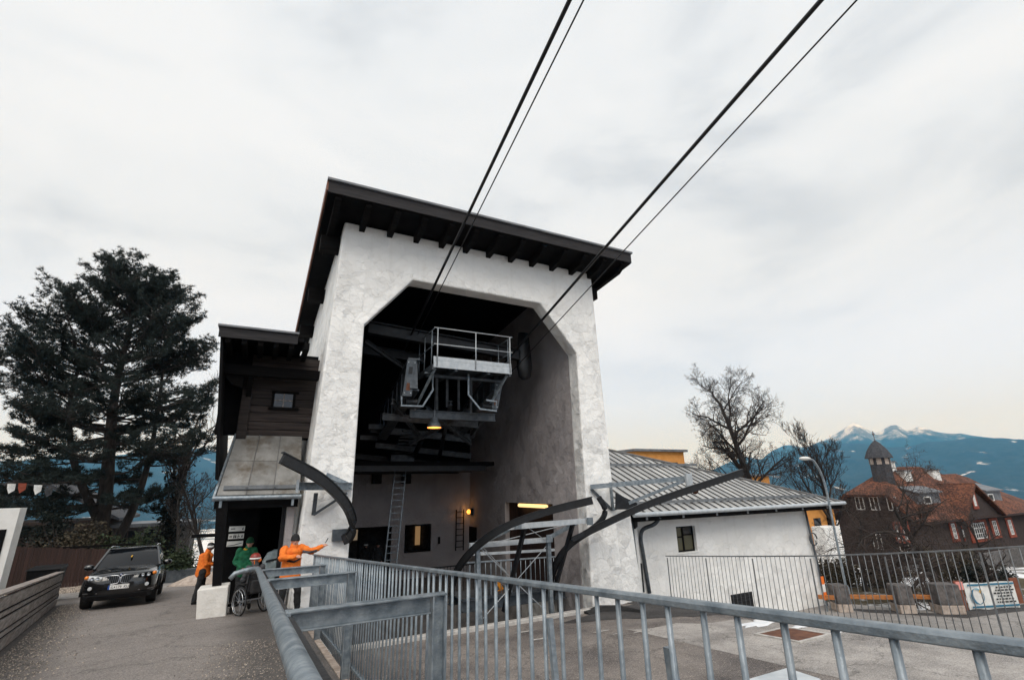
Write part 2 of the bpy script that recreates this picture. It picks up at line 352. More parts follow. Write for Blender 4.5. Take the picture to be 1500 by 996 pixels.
mat('rail_black', (.004, .0045, .006), (.010, .011, .013), .45, 8, 4, .15, 40)
mat('bar_dark', (.15, .16, .17), (.25, .26, .27), .5, 5, 4, metal=.5)
mat('wood_dark', (.002, .0018, .002), (.0075, .0065, .0065), .9, 3, 6, .5, 14, stretch=(.5, 3, 9), rand=.15, spec=.15)
mat('wood_wall', (.014, .010, .010), (.050, .038, .034), .88, 2.5, 7, .7, 12, stretch=(.35, 3, 10), rand=.28)
mat('wood_fascia', (.008, .0075, .009), (.032, .029, .031), .85, 3, 7, .5, 12, stretch=(.6, 3, 10))
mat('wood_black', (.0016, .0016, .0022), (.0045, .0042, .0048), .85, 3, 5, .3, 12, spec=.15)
mat('wood_brown', (.022, .010, .008), (.048, .023, .018), .85, 2, 6, .5, 14, stretch=(8, 8, .8), rand=.25)
mat('wood_grey', (.17, .145, .13), (.36, .32, .295), .9, 2.2, 7, .6, 10, stretch=(6, .4, 8), rand=.15, wear=((.42, .24, .15), .5, .62, .8))
mat('wood_orange', (.30, .10, .025), (.46, .18, .05), .7, 3, 5, .3, 14, stretch=(.5, 5, 5))
mat('copper_edge', (.16, .055, .03), (.24, .09, .05), .6, 6)
mat('sheet_metal', (.15, .148, .14), (.24, .238, .23), .42, 2.2, 7, .15, 8, metal=.35, wear=((.095, .078, .06), 1.3, .50, .66), rand=.22)
mat('roof_sheet', (.36, .36, .355), (.56, .555, .54), .45, .9, 7, .1, 9, metal=.25, stretch=(1.5, .5, 1), rand=.12)
mat('seam_dark', (.08, .08, .082), (.14, .14, .14), .55, 6, metal=.3)
mat('concrete', (.36, .34, .32), (.56, .54, .51), .9, 5, 6, .5, 25)
mat('concrete_dark', (.07, .066, .066), (.15, .14, .135), .9, 4, 6, .5, 20)
mat('painted_block', (.62, .60, .56), (.80, .78, .74), .9, 3, 7, .6, 16, wear=((.20, .17, .15), 4.5, .62, .72))
mat('stone_block', (.05, .048, .05), (.17, .15, .14), .9, 3.5, 6, .8, 12)
mat('stone_light', (.30, .24, .20), (.52, .44, .38), .9, 6, 6, .8, 16)
mat('rust', (.085, .032, .018), (.17, .07, .038), .9, 4, 6, .4, 30)
mat('snow', (.72, .74, .77), (.85, .86, .87), .7, 3, 5, .3, 15)
mat('black_paint', (.004, .0045, .0055), None, .22, coat=1.0)
mat('rubber', (.008, .008, .009), (.02, .02, .02), .85, 20, 3, .2, 60)
mat('plastic_black', (.004, .004, .005), (.009, .009, .010), .6, 20, spec=.25)
mat('chrome', (.62, .63, .65), None, .18, metal=1.0)
mat('alloy', (.35, .36, .38), None, .35, metal=.9)
glass('car_glass', (.004, .005, .007)); glass('lamp_glass', (.55, .57, .58), .12); glass('indicator', (.85, .24, .02), .2)
glass('window_dark', (.020, .022, .026)); glass('pane_olive', (.085, .08, .045), .25); glass('pane_sky', (.06, .065, .075), .2)
mat('white_trim', (.72, .71, .69), (.82, .81, .79), .6, 8); mat('white_sign', (.66, .66, .63), (.76, .76, .73), .5, 8)
mat('ink', (.012, .012, .014), None, .6); mat('blue_plate', (.01, .07, .34), None, .4); mat('teal_print', (.015, .12, .21), (.02, .17, .28), .6, 10)
mat('pale_blue_print', (.20, .40, .50), None, .6); mat('yellow_print', (.75, .42, .04), None, .6); mat('pink_sign', (.75, .30, .26), None, .6)
mat('banner', (.66, .66, .63), (.80, .80, .77), .7, 3, 4, .4, 5)
mat('orange_cloth', (.70, .145, .012), (.86, .21, .02), .8, 9, 5, .7, 14)
mat('green_cloth', (.004, .105, .042), (.008, .165, .07), .75, 10, 5, .8, 16)
mat('black_cloth', (.008, .008, .009), (.022, .022, .024), .9, 12, 4, .6, 16)
mat('grey_cloth', (.03, .032, .036), (.07, .07, .075), .9, 12, 4, .6, 16)
mat('white_cloth', (.62, .62, .60), (.78, .78, .76), .9, 20, 4, .4, 40)
mat('green_hat', (.003, .05, .022), (.006, .08, .035), .95, 40, 3, .5, 60)
mat('skin', (.52, .27, .19), (.62, .34, .25), .6, 12)
mat('yellow_cloth', (.75, .42, .03), None, .8); mat('red_shell', (.16, .018, .014), (.26, .03, .02), .4, 8); mat('orange_strap', (.85, .18, .02), None, .6)
mat('clear_wrap', (.42, .52, .54), (.66, .74, .75), .25, 10, 4, .8, 14)
mat('orange_paint', (.75, .24, .01), (.85, .33, .02), .6, 6)
mat('bark', (.016, .013, .012), (.05, .042, .038), .95, 7, 6, .8, 20, stretch=(1, 1, .3))
mat('bark_pale', (.05, .042, .036), (.14, .12, .105), .95, 7, 6, .8, 20, stretch=(1, 1, .3))
mat('twig', (.016, .013, .013), (.035, .028, .027), .95, 4)
mat('twig_brown', (.030, .022, .020), (.07, .052, .045), .95, 4)
mat('twig_grey', (.06, .055, .052), (.12, .11, .105), .95, 4)
mat('needles', (.005, .011, .010), (.020, .034, .029), .85, .8, 4, mixp=(.3, .7))
mat('leaf_green', (.012, .024, .009), (.035, .055, .02), .75, 1.5, 4)
mat('leaf_brown', (.035, .028, .018), (.085, .07, .045), .85, 1.5, 4)
mat('leaf_dark', (.006, .010, .008), (.018, .022, .016), .85, 1.5, 4)
mat('orange_wall', (.58, .24, .05), (.66, .30, .08), .9, 2, 4, .1, 30); mat('white_wall', (.70, .69, .66), (.80, .79, .76), .9, 2, 5, .2, 30)
mat('chalet_wood', (.020, .013, .012), (.055, .036, .031), .9, 1.5, 6, .5, 8, stretch=(4, 4, .8)); mat('red_shutter', (.21, .042, .022), (.30, .07, .035), .8, 3, 5)
mat('slate', (.022, .024, .030), (.065, .066, .074), .85, 5, 5, .6, 12); mat('lead_sheet', (.10, .11, .125), (.18, .19, .205), .6, 2, 5)
mat('brown_board', (.15, .045, .022), (.22, .07, .035), .7, 3)
def tiles(name):
    m = bpy.data.materials.new(name); m.use_nodes = True; t = m.node_tree; p = t.nodes['Principled BSDF']; p.inputs['Roughness'].default_value = .9
    uv = N(t, 'ShaderNodeTexCoord'); mp_ = N(t, 'ShaderNodeMapping'); mp_.inputs['Scale'].default_value = (1, 1, 1.6); L(t, uv.outputs['Object'], mp_.inputs['Vector'])
    n0 = N(t, 'ShaderNodeTexNoise'); n0.inputs['Scale'].default_value = .5; n0.inputs['Detail'].default_value = 6; L(t, uv.outputs['Object'], n0.inputs['Vector'])
    v = N(t, 'ShaderNodeTexVoronoi', feature='F1'); v.inputs['Scale'].default_value = 5.5; L(t, mp_.outputs[0], v.inputs['Vector'])
    sp = N(t, 'ShaderNodeSeparateColor'); L(t, v.outputs['Color'], sp.inputs[0])
    ad = N(t, 'ShaderNodeMath', operation='MULTIPLY_ADD'); ad.inputs[1].default_value = .5; L(t, sp.outputs[0], ad.inputs[0]); L(t, n0.outputs['Fac'], ad.inputs[2])
    r = N(t, 'ShaderNodeValToRGB'); e = r.color_ramp.elements
    e[0].position = .30; e[0].color = (.040, .016, .010, 1); e[1].position = .95; e[1].color = (.19, .070, .036, 1); k = e.new(.68); k.color = (.078, .029, .018, 1)
    L(t, ad.outputs[0], r.inputs['Fac']); L(t, r.outputs[0], p.inputs['Base Color'])
    wv = N(t, 'ShaderNodeTexWave', wave_type='BANDS', bands_direction='Z', wave_profile='SAW'); wv.inputs['Scale'].default_value = 1.1; L(t, uv.outputs['Object'], wv.inputs['Vector'])
    bn = N(t, 'ShaderNodeBump'); bn.inputs['Strength'].default_value = .8; bn.inputs['Distance'].default_value = .06; L(t, wv.outputs['Fac'], bn.inputs['Height']); L(t, bn.outputs[0], p.inputs['Normal'])
    M[name] = m
tiles('roof_tiles')
def terrain(name, kind):
    m = bpy.data.materials.new(name); m.use_nodes = True; t = m.node_tree; p = t.nodes['Principled BSDF']; p.inputs['Roughness'].default_value = .95; p.inputs['Specular IOR Level'].default_value = .1
    g = N(t, 'ShaderNodeTexCoord'); col = None
    def noise(s, d=8, r=.6):
        n = N(t, 'ShaderNodeTexNoise'); n.inputs['Scale'].default_value = s; n.inputs['Detail'].default_value = d; n.inputs['Roughness'].default_value = r; L(t, g.outputs['Object'], n.inputs['Vector']); return n.outputs['Fac']
    def mr(sock, a, b):
        n = N(t, 'ShaderNodeMapRange'); n.inputs[1].default_value = a; n.inputs[2].default_value = b; L(t, sock, n.inputs[0]); return n.outputs[0]
    def mix(f, a, b):
        n = N(t, 'ShaderNodeMix', data_type='RGBA'); L(t, f, n.inputs[0])
        if isinstance(a, tuple): n.inputs[6].default_value = (*a, 1)
        else: L(t, a, n.inputs[6])
        if isinstance(b, tuple): n.inputs[7].default_value = (*b, 1)
        else: L(t, b, n.inputs[7])
        return n.outputs[2]
    if kind == 'near':                      # winter grass, earth, patches of old snow
        base = mix(mr(noise(.25), .35, .65), (.05, .038, .025), (.11, .095, .06))
        col = mix(mr(noise(.09, 9, .68), .5, .56), base, (.74, .75, .77))
    elif kind == 'valley':                  # snowy fields, woods and town far below
        v = N(t, 'ShaderNodeTexVoronoi', feature='F1'); v.inputs['Scale'].default_value = .012; L(t, g.outputs['Object'], v.inputs['Vector'])
        sp = N(t, 'ShaderNodeSeparateColor'); L(t, v.outputs['Color'], sp.inputs[0])
        base = mix(mr(sp.outputs[0], .12, .4), (.14, .15, .15), (.80, .81, .83))
        col = mix(mr(noise(.0011, 6), .60, .68), base, (.05, .065, .06))
    else:
        geo = N(t, 'ShaderNodeNewGeometry'); s = N(t, 'ShaderNodeSeparateXYZ'); L(t, geo.outputs['Position'], s.inputs[0])
        base = mix(mr(noise(.0016, 8, .7), .35, .65), (.008, .018, .022), (.02, .036, .038))
        base = mix(mr(noise(.011, 9, .8), .46, .60), base, (.034, .05, .05))
        if kind == 'forest':
            clear = N(t, 'ShaderNodeMath', operation='MULTIPLY'); 
            L(t, mr(noise(.0024, 7, .62), .62, .68), clear.inputs[0]); L(t, mr(noise(.006, 7, .65), .44, .54), clear.inputs[1])
            col = mix(clear.outputs[0], base, (.80, .81, .83))
            hn = N(t, 'ShaderNodeMath', operation='MULTIPLY_ADD'); hn.inputs[1].default_value = 700; L(t, noise(.0021, 8, .7), hn.inputs[0]); L(t, s.outputs['Z'], hn.inputs[2])
            col = mix(mr(hn.outputs[0], 1330, 1480), col, (.80, .81, .83))
        else:                               # rocky snow peaks
            hn = N(t, 'ShaderNodeMath', operation='MULTIPLY_ADD'); hn.inputs[1].default_value = 900; L(t, noise(.0035, 9, .75), hn.inputs[0]); L(t, s.outputs['Z'], hn.inputs[2])
            rock = mix(mr(noise(.003, 9, .75), .45, .55), (.78, .79, .81), (.16, .17, .18))
            col = mix(mr(hn.outputs[0], 1250, 1550), base, rock)
    L(t, col, p.inputs['Base Color']); M[name] = m
for k in ('near', 'valley', 'forest', 'peak'): terrain('land_'+k, k)
emit('lamp_warm', (1.0, .34, .07), 1.9); emit('tube_light', (1.0, .66, .28), 1.15); emit('bulb_warm', (1.0, .38, .06), 1.6)
emit('lit_room', (1.0, .58, .26), .16); emit('lit_far', (1.0, .75, .5), .13)
# ================================================================== SETTING
def sstep(v, a, b):
    t = np.clip((v-a)/(b-a), 0, 1); return t*t*(3-2*t)
def zground(x, y):
    x = np.asarray(x, float); y = np.asarray(y, float)
    base = -.08*y-2.0
    base = np.where(y > 45, -5.6-.30*(y-45), base)
    low = -5.9-.06*np.clip(x-30, 0, 80)-.10*np.clip(y-20, 0, 25)
    low = np.where(y > 45, low-.30*(y-45), low)
    low = low+np.clip(-y-12, 0, 400)*.08
    under = np.minimum(low, -7.9)
    r = np.where(x < 1.4, base, np.where(x < 1.9, lerp(base, under, (x-1.4)/.5), np.where(x < 13.85, under, low)))
    beh = np.where(y > 29, base, r)                      # left part continues behind the station
    r = np.where((x >= 1.4) & (x < 14) & (y > 31), np.minimum(base, -7.5), r)
    return np.maximum(r, -296)
gx = np.array(sorted(set([-1800,-1200,-800,-500,-300,-180,-110,-70,-45,-30]+list(np.arange(-22, 1.3, 1.5))+[1.38,1.42,1.9,5,9,13.8,13.86]+list(np.arange(14.5, 100, 3.0))+[110,130,170,230,320,500,800,1200,1800])))
gy = np.array(sorted(set([-400,-200,-100,-50,-25,-12]+list(np.arange(-8, 60, 2.0))+[62,70,80,95,120,160,220,320,500,700,850,950,1100,1400])))
X, Y = np.meshgrid(gx, gy); Z = zground(X, Y)
Z += np.where((X < -9) | (X > 34), .25*np.sin(X*.7+Y*.4)*np.cos(Y*.5-X*.2), 0)
nx, ny = len(gx), len(gy)
mb = MB(); mb.v = list(zip(X.ravel(), Y.ravel(), Z.ravel()))
mb.f = [(j*nx+i, j*nx+i+1, (j+1)*nx+i+1, (j+1)*nx+i) for j in range(ny-1) for i in range(nx-1)]
tag(mb.build('ground', 'land_near', smooth=True), kind='structure')
# valley floor far below, reaching the foot of the mountains
mb = MB(); rr = [900, 1400, 2200, 3500, 5000, 7000, 9000, 12000, 16500]; na = 72
for r in rr:
    for a in range(na): mb.v.append((r*math.sin(2*math.pi*a/na), r*math.cos(2*math.pi*a/na), -291))
for i in range(len(rr)-1):
    for a in range(na): b = (a+1) % na; mb.f.append((i*na+a, i*na+b, (i+1)*na+b, (i+1)*na+a))
tag(mb.build('valley_floor', 'land_valley'), kind='structure')

def fbm(a, k, seed, oct=5):
    rs = np.random.default_rng(seed); out = np.zeros_like(a); amp = 1.0; f = k
    for _ in range(oct):
        ph = rs.uniform(0, 6.28, 3); out += amp*(np.sin(a*f+ph[0])+.6*np.sin(a*f*1.73+ph[1])+.4*np.sin(a*f*2.61+ph[2])); f *= 2.1; amp *= .52
    return out
def range_mesh(name, prof, dist, foot, mtl, seed, rough, cols=420, rows=34, zfoot=-295):
    px = np.linspace(prof[0][0], prof[-1][0], cols); py = np.interp(px, [p[0] for p in prof], [p[1] for p in prof])
    dirs = [ray(x, y) for x, y in zip(px, py)]
    az = np.array([math.atan2(d.x, d.y) for d in dirs]); el = np.array([d.z/math.hypot(d.x, d.y) for d in dirs])
    o = np.argsort(az); az, el = az[o], el[o]
    ridge = dist*el+rough*.35*fbm(az, 40, seed, 4)
    mb = MB()
    for i in range(rows):
        t = i/(rows-1)
        r = foot+(dist-foot)*t
        g = fbm(az+.05*np.sin(t*9), 26, seed+1, 5)*rough*math.sin(math.pi*min(t*1.02, 1))
        h = zfoot+(ridge-zfoot)*(t**1.15)+g*(.4+.6*t)
        h = np.minimum(h, (ridge/dist)*r*1.0+0*g) if i > rows*.75 else h
        rr_ = r+120*fbm(az, 18, seed+3, 3)*math.sin(math.pi*t)
        mb.v += list(zip(rr_*np.sin(az), rr_*np.cos(az), h))
    mb.v += list(zip((dist+1500)*np.sin(az), (dist+1500)*np.cos(az), ridge-500))
    for i in range(rows):
        for j in range(cols-1): mb.f.append((i*cols+j, i*cols+j+1, (i+1)*cols+j+1, (i+1)*cols+j))
    return tag(mb.build(name, mtl, smooth=True), kind='structure')
range_mesh('forested_mountain', [(-900,690),(-300,672),(0,676),(150,668),(230,660),(277,657),(330,661),(500,680),(800,700),(1000,699),(1034,692),(1060,680),(1089,668),(1120,674),(1158,668),(1180,656),(1202,645),(1260,650),(1301,656),(1340,652),(1375,646),(1420,640),(1460,642),(1500,645),(1800,640),(2400,655)],
           9500, 5200, 'land_forest', 3, 26)
range_mesh('snowy_mountain', [(-900,720),(900,715),(1090,690),(1130,662),(1152,652),(1175,657),(1210,642),(1235,630),(1252,618),(1270,628),(1286,636),(1300,627),(1312,623),(1328,632),(1346,624),(1365,630),(1392,632),(1430,638),(1480,648),(1600,660),(2400,690)],
           14000, 9800, 'land_peak', 11, 60)

def sheet(name, poly, zf, m, kind='structure', label=None, dz=0):   # flat sheet following zf(y), subdivided so nothing shades oddly
    mb = MB(); mb.add([(x, y, zf(y)+dz) for x, y in poly], [tuple(range(len(poly)))])
    return tag(mb.build(name, m), kind=kind, label=label)
def wob(p, q, n, amp, seed):
    rs = random.Random(seed); out = []
    for i in range(n):
        t = i/n; out.append((lerp(p[0], q[0], t)+rs.uniform(-amp, amp)*(i > 0), lerp(p[1], q[1], t)+rs.uniform(-amp, amp)*(i > 0)))
    return out
# road on the left
bx_ = lambda y: -3.91-(y-13.56)*.174
sheet('road', [(-10, -12), (1.19, -12), (1.19, 14.95), (1.0, 15.1), (1.0, 46), (-13, 46), (-16, 34)], zR, 'asphalt_road')
sheet('gravel_yard', wob((-9, 26.5), (-1.5, 27.5), 10, .25, 1)+wob((-1.5, 27.5), (0.9, 30), 6, .2, 2)+[(.9, 44), (-14, 44)], zR, 'lower_road', dz=.004)
# retaining wall and kerb between road and terrace
mb = MB(); mb.hexa([(1.19,-12,zT(-12)-1),(1.5,-12,zT(-12)-1),(1.5,14.96,zT(15)-3),(1.19,14.96,zT(15)-3),(1.19,-12,zR(-12)-.31),(1.5,-12,zR(-12)-.31),(1.5,14.96,zR(14.96)-.31),(1.19,14.96,zR(14.96)-.31)])
rw = tag(mb.build('retaining_wall', 'concrete_dark'), 'dark concrete retaining wall under the steel railing', 'wall')
k0 = None
for i in range(30):
    y0 = -1.2+i*.55
    if y0 > 14.3: break
    mb = MB(); a, b = y0+.012, y0+.538
    mb.hexa([(1.375,a,zR(a)-.33),(1.50,a,zR(a)-.33),(1.50,b,zR(b)-.33),(1.375,b,zR(b)-.33),(1.38,a,zR(a)-.245),(1.495,a,zR(a)-.245),(1.495,b,zR(b)-.245),(1.38,b,zR(b)-.245)])
    mb.build('kerb_stone', 'stone_light', rw, bevel=.008)
# terrace in front of the station
mb = MB()
mb.prism([(1.5,-12,zT(-12)),(13.8,-12,zT(-12)),(13.8,14.5,zT(14.5)),(1.5,14.5,zT(14.5))], (0,0,-4.2))
tag(mb.build('terrace', 'asphalt_terrace'), kind='structure')
mb = MB(); mb.prism([(10.63,14.5,zT(14.5)-.004),(13.8,14.5,zT(14.5)-.004),(13.8,16.05,zT(16.05)-.004),(10.63,16.05,zT(16.05)-.004)], (0,0,-4.2))
tag(mb.build('terrace_end', 'asphalt_terrace'), kind='structure')
sheet('asphalt_patch', wob((9.2,.5),(9.25,11.7),12,.05,3)+wob((9.25,11.7),(11.8,10.6),6,.25,4)+wob((11.8,10.6),(12.9,9.4),5,.25,5)+wob((12.9,9.4),(12.7,.5),10,.3,6)+[(12.7,.5)], zT, 'asphalt_old', dz=.004)
sheet('wet_asphalt', wob((8.4,13.6),(10.0,12.9),6,.15,8)+wob((10.0,12.9),(13.0,10.9),8,.25,9)+wob((13.0,10.9),(13.55,5.2),10,.2,10)+[(13.78,5.2),(13.78,15.98),(12.2,15.98),(12.0,14.6),(10.7,14.45)], zT, 'asphalt_dark', dz=.008)
def blob(cx, cy, rx, ry, n, seed, rot=0):
    rs = random.Random(seed); out = []
    for i in range(n):
        a = 2*math.pi*i/n; k = rs.uniform(.6, 1.15); x, y = rx*k*math.cos(a), ry*k*math.sin(a)
        out.append((cx+x*math.cos(rot)-y*math.sin(rot), cy+x*math.sin(rot)+y*math.cos(rot)))
    return out
def snowpatch(p, rx, ry, seed, h=.03, label=None):
    n = 26; rings = []
    base = blob(0, 0, rx, ry, n, seed); mb = MB()
    for k, hh in ((1, 0), (.9, .6), (.6, .9), (.2, 1)):
        rings.append([(p[0]+x*k, p[1]+y*k, zT(p[1]+y*k)+.010+h*hh) for x, y in base])
    mb.loft(rings, caps=True)
    return tag(mb.build('snow_patch', 'snow', smooth=True), label, 'snow patch', 'thawing snow patches on the terrace')
for (px, py, rx, ry, sd_) in ((1125,910,1.25,.34,1),(1255,919,.9,.10,2),(1190,914,1.0,.16,6)):
    p = gT(px, py); snowpatch(p, rx, ry, sd_, .025, {1:'widest thawing snow strip between rusty plate and annex',2:'thin snow strip right behind the rusty plate',6:'middle snow strip joining the two others beyond the rusty plate'}[sd_])
for (px, py, rx, ry, sd_) in ((790,936,.30,.07,3),(770,925,.42,.06,4),(880,925,.30,.05,5),(905,928,.22,.04,7),(935,926,.2,.04,8)):
    p = gT(px, py); pts = blob(p.x, p.y, rx, ry, 22, sd_)
    sheet('salt_stain', pts, zT, 'concrete', dz=.013)
# kerb in front of the cabin pit
pk = tag(MB().hexa([(2.55,14.42,zT(14.4)-.3),(10.5,14.42,zT(14.4)-.3),(10.5,14.72,zT(14.7)-.3),(2.55,14.72,zT(14.7)-.3),(2.55,14.42,zT(14.4)+.10),(10.5,14.42,zT(14.4)+.10),(10.5,14.72,zT(14.7)+.10),(2.55,14.72,zT(14.7)+.10)]).build('pit_kerb', 'concrete', bevel=.02),
         'crumbling pale concrete kerb along the edge of the cabin pit', 'kerb')
# hump of rubber cable cover beside the right pier
pts = [gT(858, 899), gT(880, 894), gT(910, 894), gT(940, 897)]
mb = MB(); mb.loft([[(p.x+.0, p.y-.22, zT(p.y-.22)+.012), (p.x, p.y-.12, zT(p.y)+.13*k+.012), (p.x, p.y+.12, zT(p.y)+.13*k+.012), (p.x, p.y+.22, zT(p.y+.22)+.012)] for p, k in zip(pts, (.4, 1, 1, .5))])
tag(mb.build('rubber_mat', 'rubber', smooth=60), 'crumpled dark rubber mat at the foot of the right pier', 'mat')
# rusty cover plate
c = [gT(*p) for p in ((1100,929),(1157,919),(1219,931),(1172,941))]
x0, x1, y0, y1 = 10.95, 12.12, 7.86, 9.03
pl = thing('cover_plate', 'square rusty steel cover plate in a pale frame on the terrace', 'cover plate', (11.5, 8.4, zT(8.4)), world=True)
zf = lambda y: zT(y)+.014
mb = MB(); mb.hexa([(x0+.09,y0+.09,zf(y0)-.03),(x1-.09,y0+.09,zf(y0)-.03),(x1-.09,y1-.09,zf(y1)-.03),(x0+.09,y1-.09,zf(y1)-.03),(x0+.09,y0+.09,zf(y0+.09)+.012),(x1-.09,y0+.09,zf(y0+.09)+.012),(x1-.09,y1-.09,zf(y1-.09)+.012),(x0+.09,y1-.09,zf(y1-.09)+.012)])
mb.build('plate', 'rust', pl)
for a, b in (((x0,y0),(x1,y0+.08)),((x0,y1-.08),(x1,y1)),((x0,y0+.08),(x0+.08,y1-.08)),((x1-.08,y0+.08),(x1,y1-.08))):
    MB().hexa([(a[0],a[1],zT(a[1])-.02),(b[0],a[1],zT(a[1])-.02),(b[0],b[1],zT(b[1])-.02),(a[0],b[1],zT(b[1])-.02),(a[0],a[1],zf(a[1])+.02),(b[0],a[1],zf(a[1])+.02),(b[0],b[1],zf(b[1])+.02),(a[0],b[1],zf(b[1])+.02)]).build('frame', 'concrete', pl)
# lower road beyond the terrace edge
sheet('lower_road', [(13.86,-14),(60,-14),(60,9.5),(40,10.4),(27,13.2),(25.0,16.6),(13.86,16.6)], lambda y: ZL, 'lower_road')
sheet('lower_gutter', wob((24.2,15.6),(27.2,12.4),6,.12,21)+wob((27.2,12.4),(44,9.2),8,.12,22)+[(44,8.4)]+wob((43.9,8.4),(27,11.6),8,.12,23)+wob((27,11.6),(24.2,14.8),5,.1,24), lambda y: ZL, 'asphalt_dark', dz=.004)

# loose grit: uncountable small stones in drifts along the edges of the road
def grit(name, n, fn, label):
    mb = MB(); rs = random.Random(5)
    for _ in range(n):
        x, y, s = fn(rs); z = zR(y); s *= rs.uniform(.5, 1.4)
        o = [Vector((rs.uniform(-1,1), rs.uniform(-1,1), 0))*s*.3 for _ in range(4)]
        b = len(mb.v)
        for k, (dx, dy) in enumerate(((-1,-1),(1,-1),(1,1),(-1,1))): mb.v.append((x+dx*s+o[k].x, y+dy*s+o[k].y, z-.001))
        mb.v.append((x+o[0].y, y+o[1].x, z+s*rs.uniform(.8,1.5)))
        for k in range(4): mb.f.append((b+k, b+(k+1)%4, b+4))
    return tag(mb.build(name, 'gravel'), label, 'grit', kind='stuff')
def g_right(rs):
    y = rs.choice((rs.uniform(.6, 11), rs.uniform(.6, 5))); c = .08-.02*y
    return (min(1.17, c+rs.gauss(0, .33)+rs.choice((0, .3, .55))), y, .008)
def g_left(rs):
    y = rs.uniform(4, 23.5); return (-3.9-(y-13.56)*.174+.1+abs(rs.gauss(0, .45)), y, .012)
grit('grit', 9000, g_right, 'scattered pale road grit along the pipe railing')
grit('grit', 3800, g_left, 'scattered pale road grit along the grey board barrier')
# ================================================================== CABLE CAR STATION
ST = thing('station_tower', 'tall white stucco cable car station tower with chamfered dark cabin opening', 'building', (6.5, 15, zT(15)), world=True)
ZB = -8.0
def xl(z): return lerp(1.06, 1.62, (z+4)/12.5) if z > -4 else 1.06
def xr(z): return lerp(11.95, 11.55, (z+4)/12.5) if z > -4 else 11.95
OPEN = [(10.60, ZB), (10.57, 4.97), (9.02, 6.80), (3.98, 6.86), (2.48, 5.05), (2.52, ZB)]
front = [(1.06, ZB), (1.06, -4), (1.62, 8.52), (11.55, 8.52), (11.95, -4), (11.95, ZB)]+OPEN
mb = MB(); mb.prism([(x, 15.0, z) for x, z in front], (0, .62, 0))
fw = mb.build('front_wall', 'stucco', ST, bevel=.05)
# side walls behind the front
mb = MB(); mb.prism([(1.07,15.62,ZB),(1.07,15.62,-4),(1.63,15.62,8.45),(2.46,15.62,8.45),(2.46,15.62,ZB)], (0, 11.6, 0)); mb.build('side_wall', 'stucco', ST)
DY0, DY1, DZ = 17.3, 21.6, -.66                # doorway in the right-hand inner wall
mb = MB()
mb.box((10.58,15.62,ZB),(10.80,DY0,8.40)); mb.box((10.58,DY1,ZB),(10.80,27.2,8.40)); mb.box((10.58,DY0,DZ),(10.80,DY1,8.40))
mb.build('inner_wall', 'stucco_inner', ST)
mb = MB(); mb.prism([(11.545,15.62,8.45),(11.94,15.62,-4),(11.94,15.62,ZB),(11.62,15.62,ZB),(11.30,15.62,8.45)], (0, 11.6, 0)); mb.build('side_wall', 'stucco', ST)
mb = MB(); mb.box((10.80,DY0-.25,-4.3),(11.28,DY0,DZ+.2)); mb.box((10.80,DY1,-4.3),(11.28,DY1+.25,DZ+.2)); mb.box((10.80,DY0,DZ),(11.28,DY1,DZ+.2)); mb.box((11.28,DY0-.2,-4.3),(11.295,DY1+.2,DZ+.2))
mb.build('doorway_recess', 'wood_brown', ST)
# left wall lined black, added to darken the interior; back wall with its two windows
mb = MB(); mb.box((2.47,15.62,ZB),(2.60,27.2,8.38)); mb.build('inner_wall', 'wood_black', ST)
BY = 26.0; wins = [(3.35, 6.35, -4.3, -1.72), (7.02, 8.42, -3.05, -1.72)]
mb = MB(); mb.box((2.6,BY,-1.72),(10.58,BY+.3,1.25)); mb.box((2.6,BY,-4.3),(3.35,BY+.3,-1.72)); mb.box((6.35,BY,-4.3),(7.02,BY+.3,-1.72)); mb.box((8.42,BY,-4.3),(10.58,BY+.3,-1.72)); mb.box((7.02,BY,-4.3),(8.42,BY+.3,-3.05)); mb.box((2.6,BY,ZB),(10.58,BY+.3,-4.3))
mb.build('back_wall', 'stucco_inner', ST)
for x0, x1, z0, z1 in wins:
    wf = MB()
    wf.box((x0,BY+.12,z1-.09),(x1,BY+.2,z1)); wf.box((x0,BY+.12,z0),(x0+.09,BY+.2,z1-.09)); wf.box((x1-.09,BY+.12,z0),(x1,BY+.2,z1-.09))
    wf.box((x0+.09,BY+.12,z0),(x1-.09,BY+.2,z0+.09))
    if x1-x0 > 2: wf.box((4.75,BY+.12,z0+.09),(4.85,BY+.2,z1-.09))
    else: wf.box((lerp(x0,x1,.62),BY+.13,z0+.09),(lerp(x0,x1,.62)+.06,BY+.19,z1-.09))
    wo_ = wf.build('window', 'wood_black', ST)
MB().box((2.6,BY,1.25),(10.58,BY+.3,8.2)).build('added_black_lining', 'wood_black', ST)  # black lining added to keep the upper interior dark
# rooms behind
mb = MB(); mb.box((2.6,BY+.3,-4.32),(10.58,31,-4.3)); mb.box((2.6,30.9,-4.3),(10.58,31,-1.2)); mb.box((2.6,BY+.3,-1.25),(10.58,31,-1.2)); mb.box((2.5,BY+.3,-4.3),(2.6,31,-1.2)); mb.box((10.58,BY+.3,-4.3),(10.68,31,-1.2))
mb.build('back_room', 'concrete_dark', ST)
for (x0,x1,z0,z1,m) in ((4.6,5.55,-2.7,-1.9,'lit_far'),(3.75,4.2,-2.95,-2.35,'lit_far'),(3.75,4.2,-3.6,-3.1,'lit_far'),(8.98,9.36,-3.2,-1.7,'lit_room')):
    b_ = MB().box((x0,30.80,z0),(x1,30.86,z1)).build('lit_pane', m, ST)
    MB().box((x0-.06,30.82,z1),(x1+.06,30.88,z1+.06)).build('pane_frame', 'wood_black', ST)
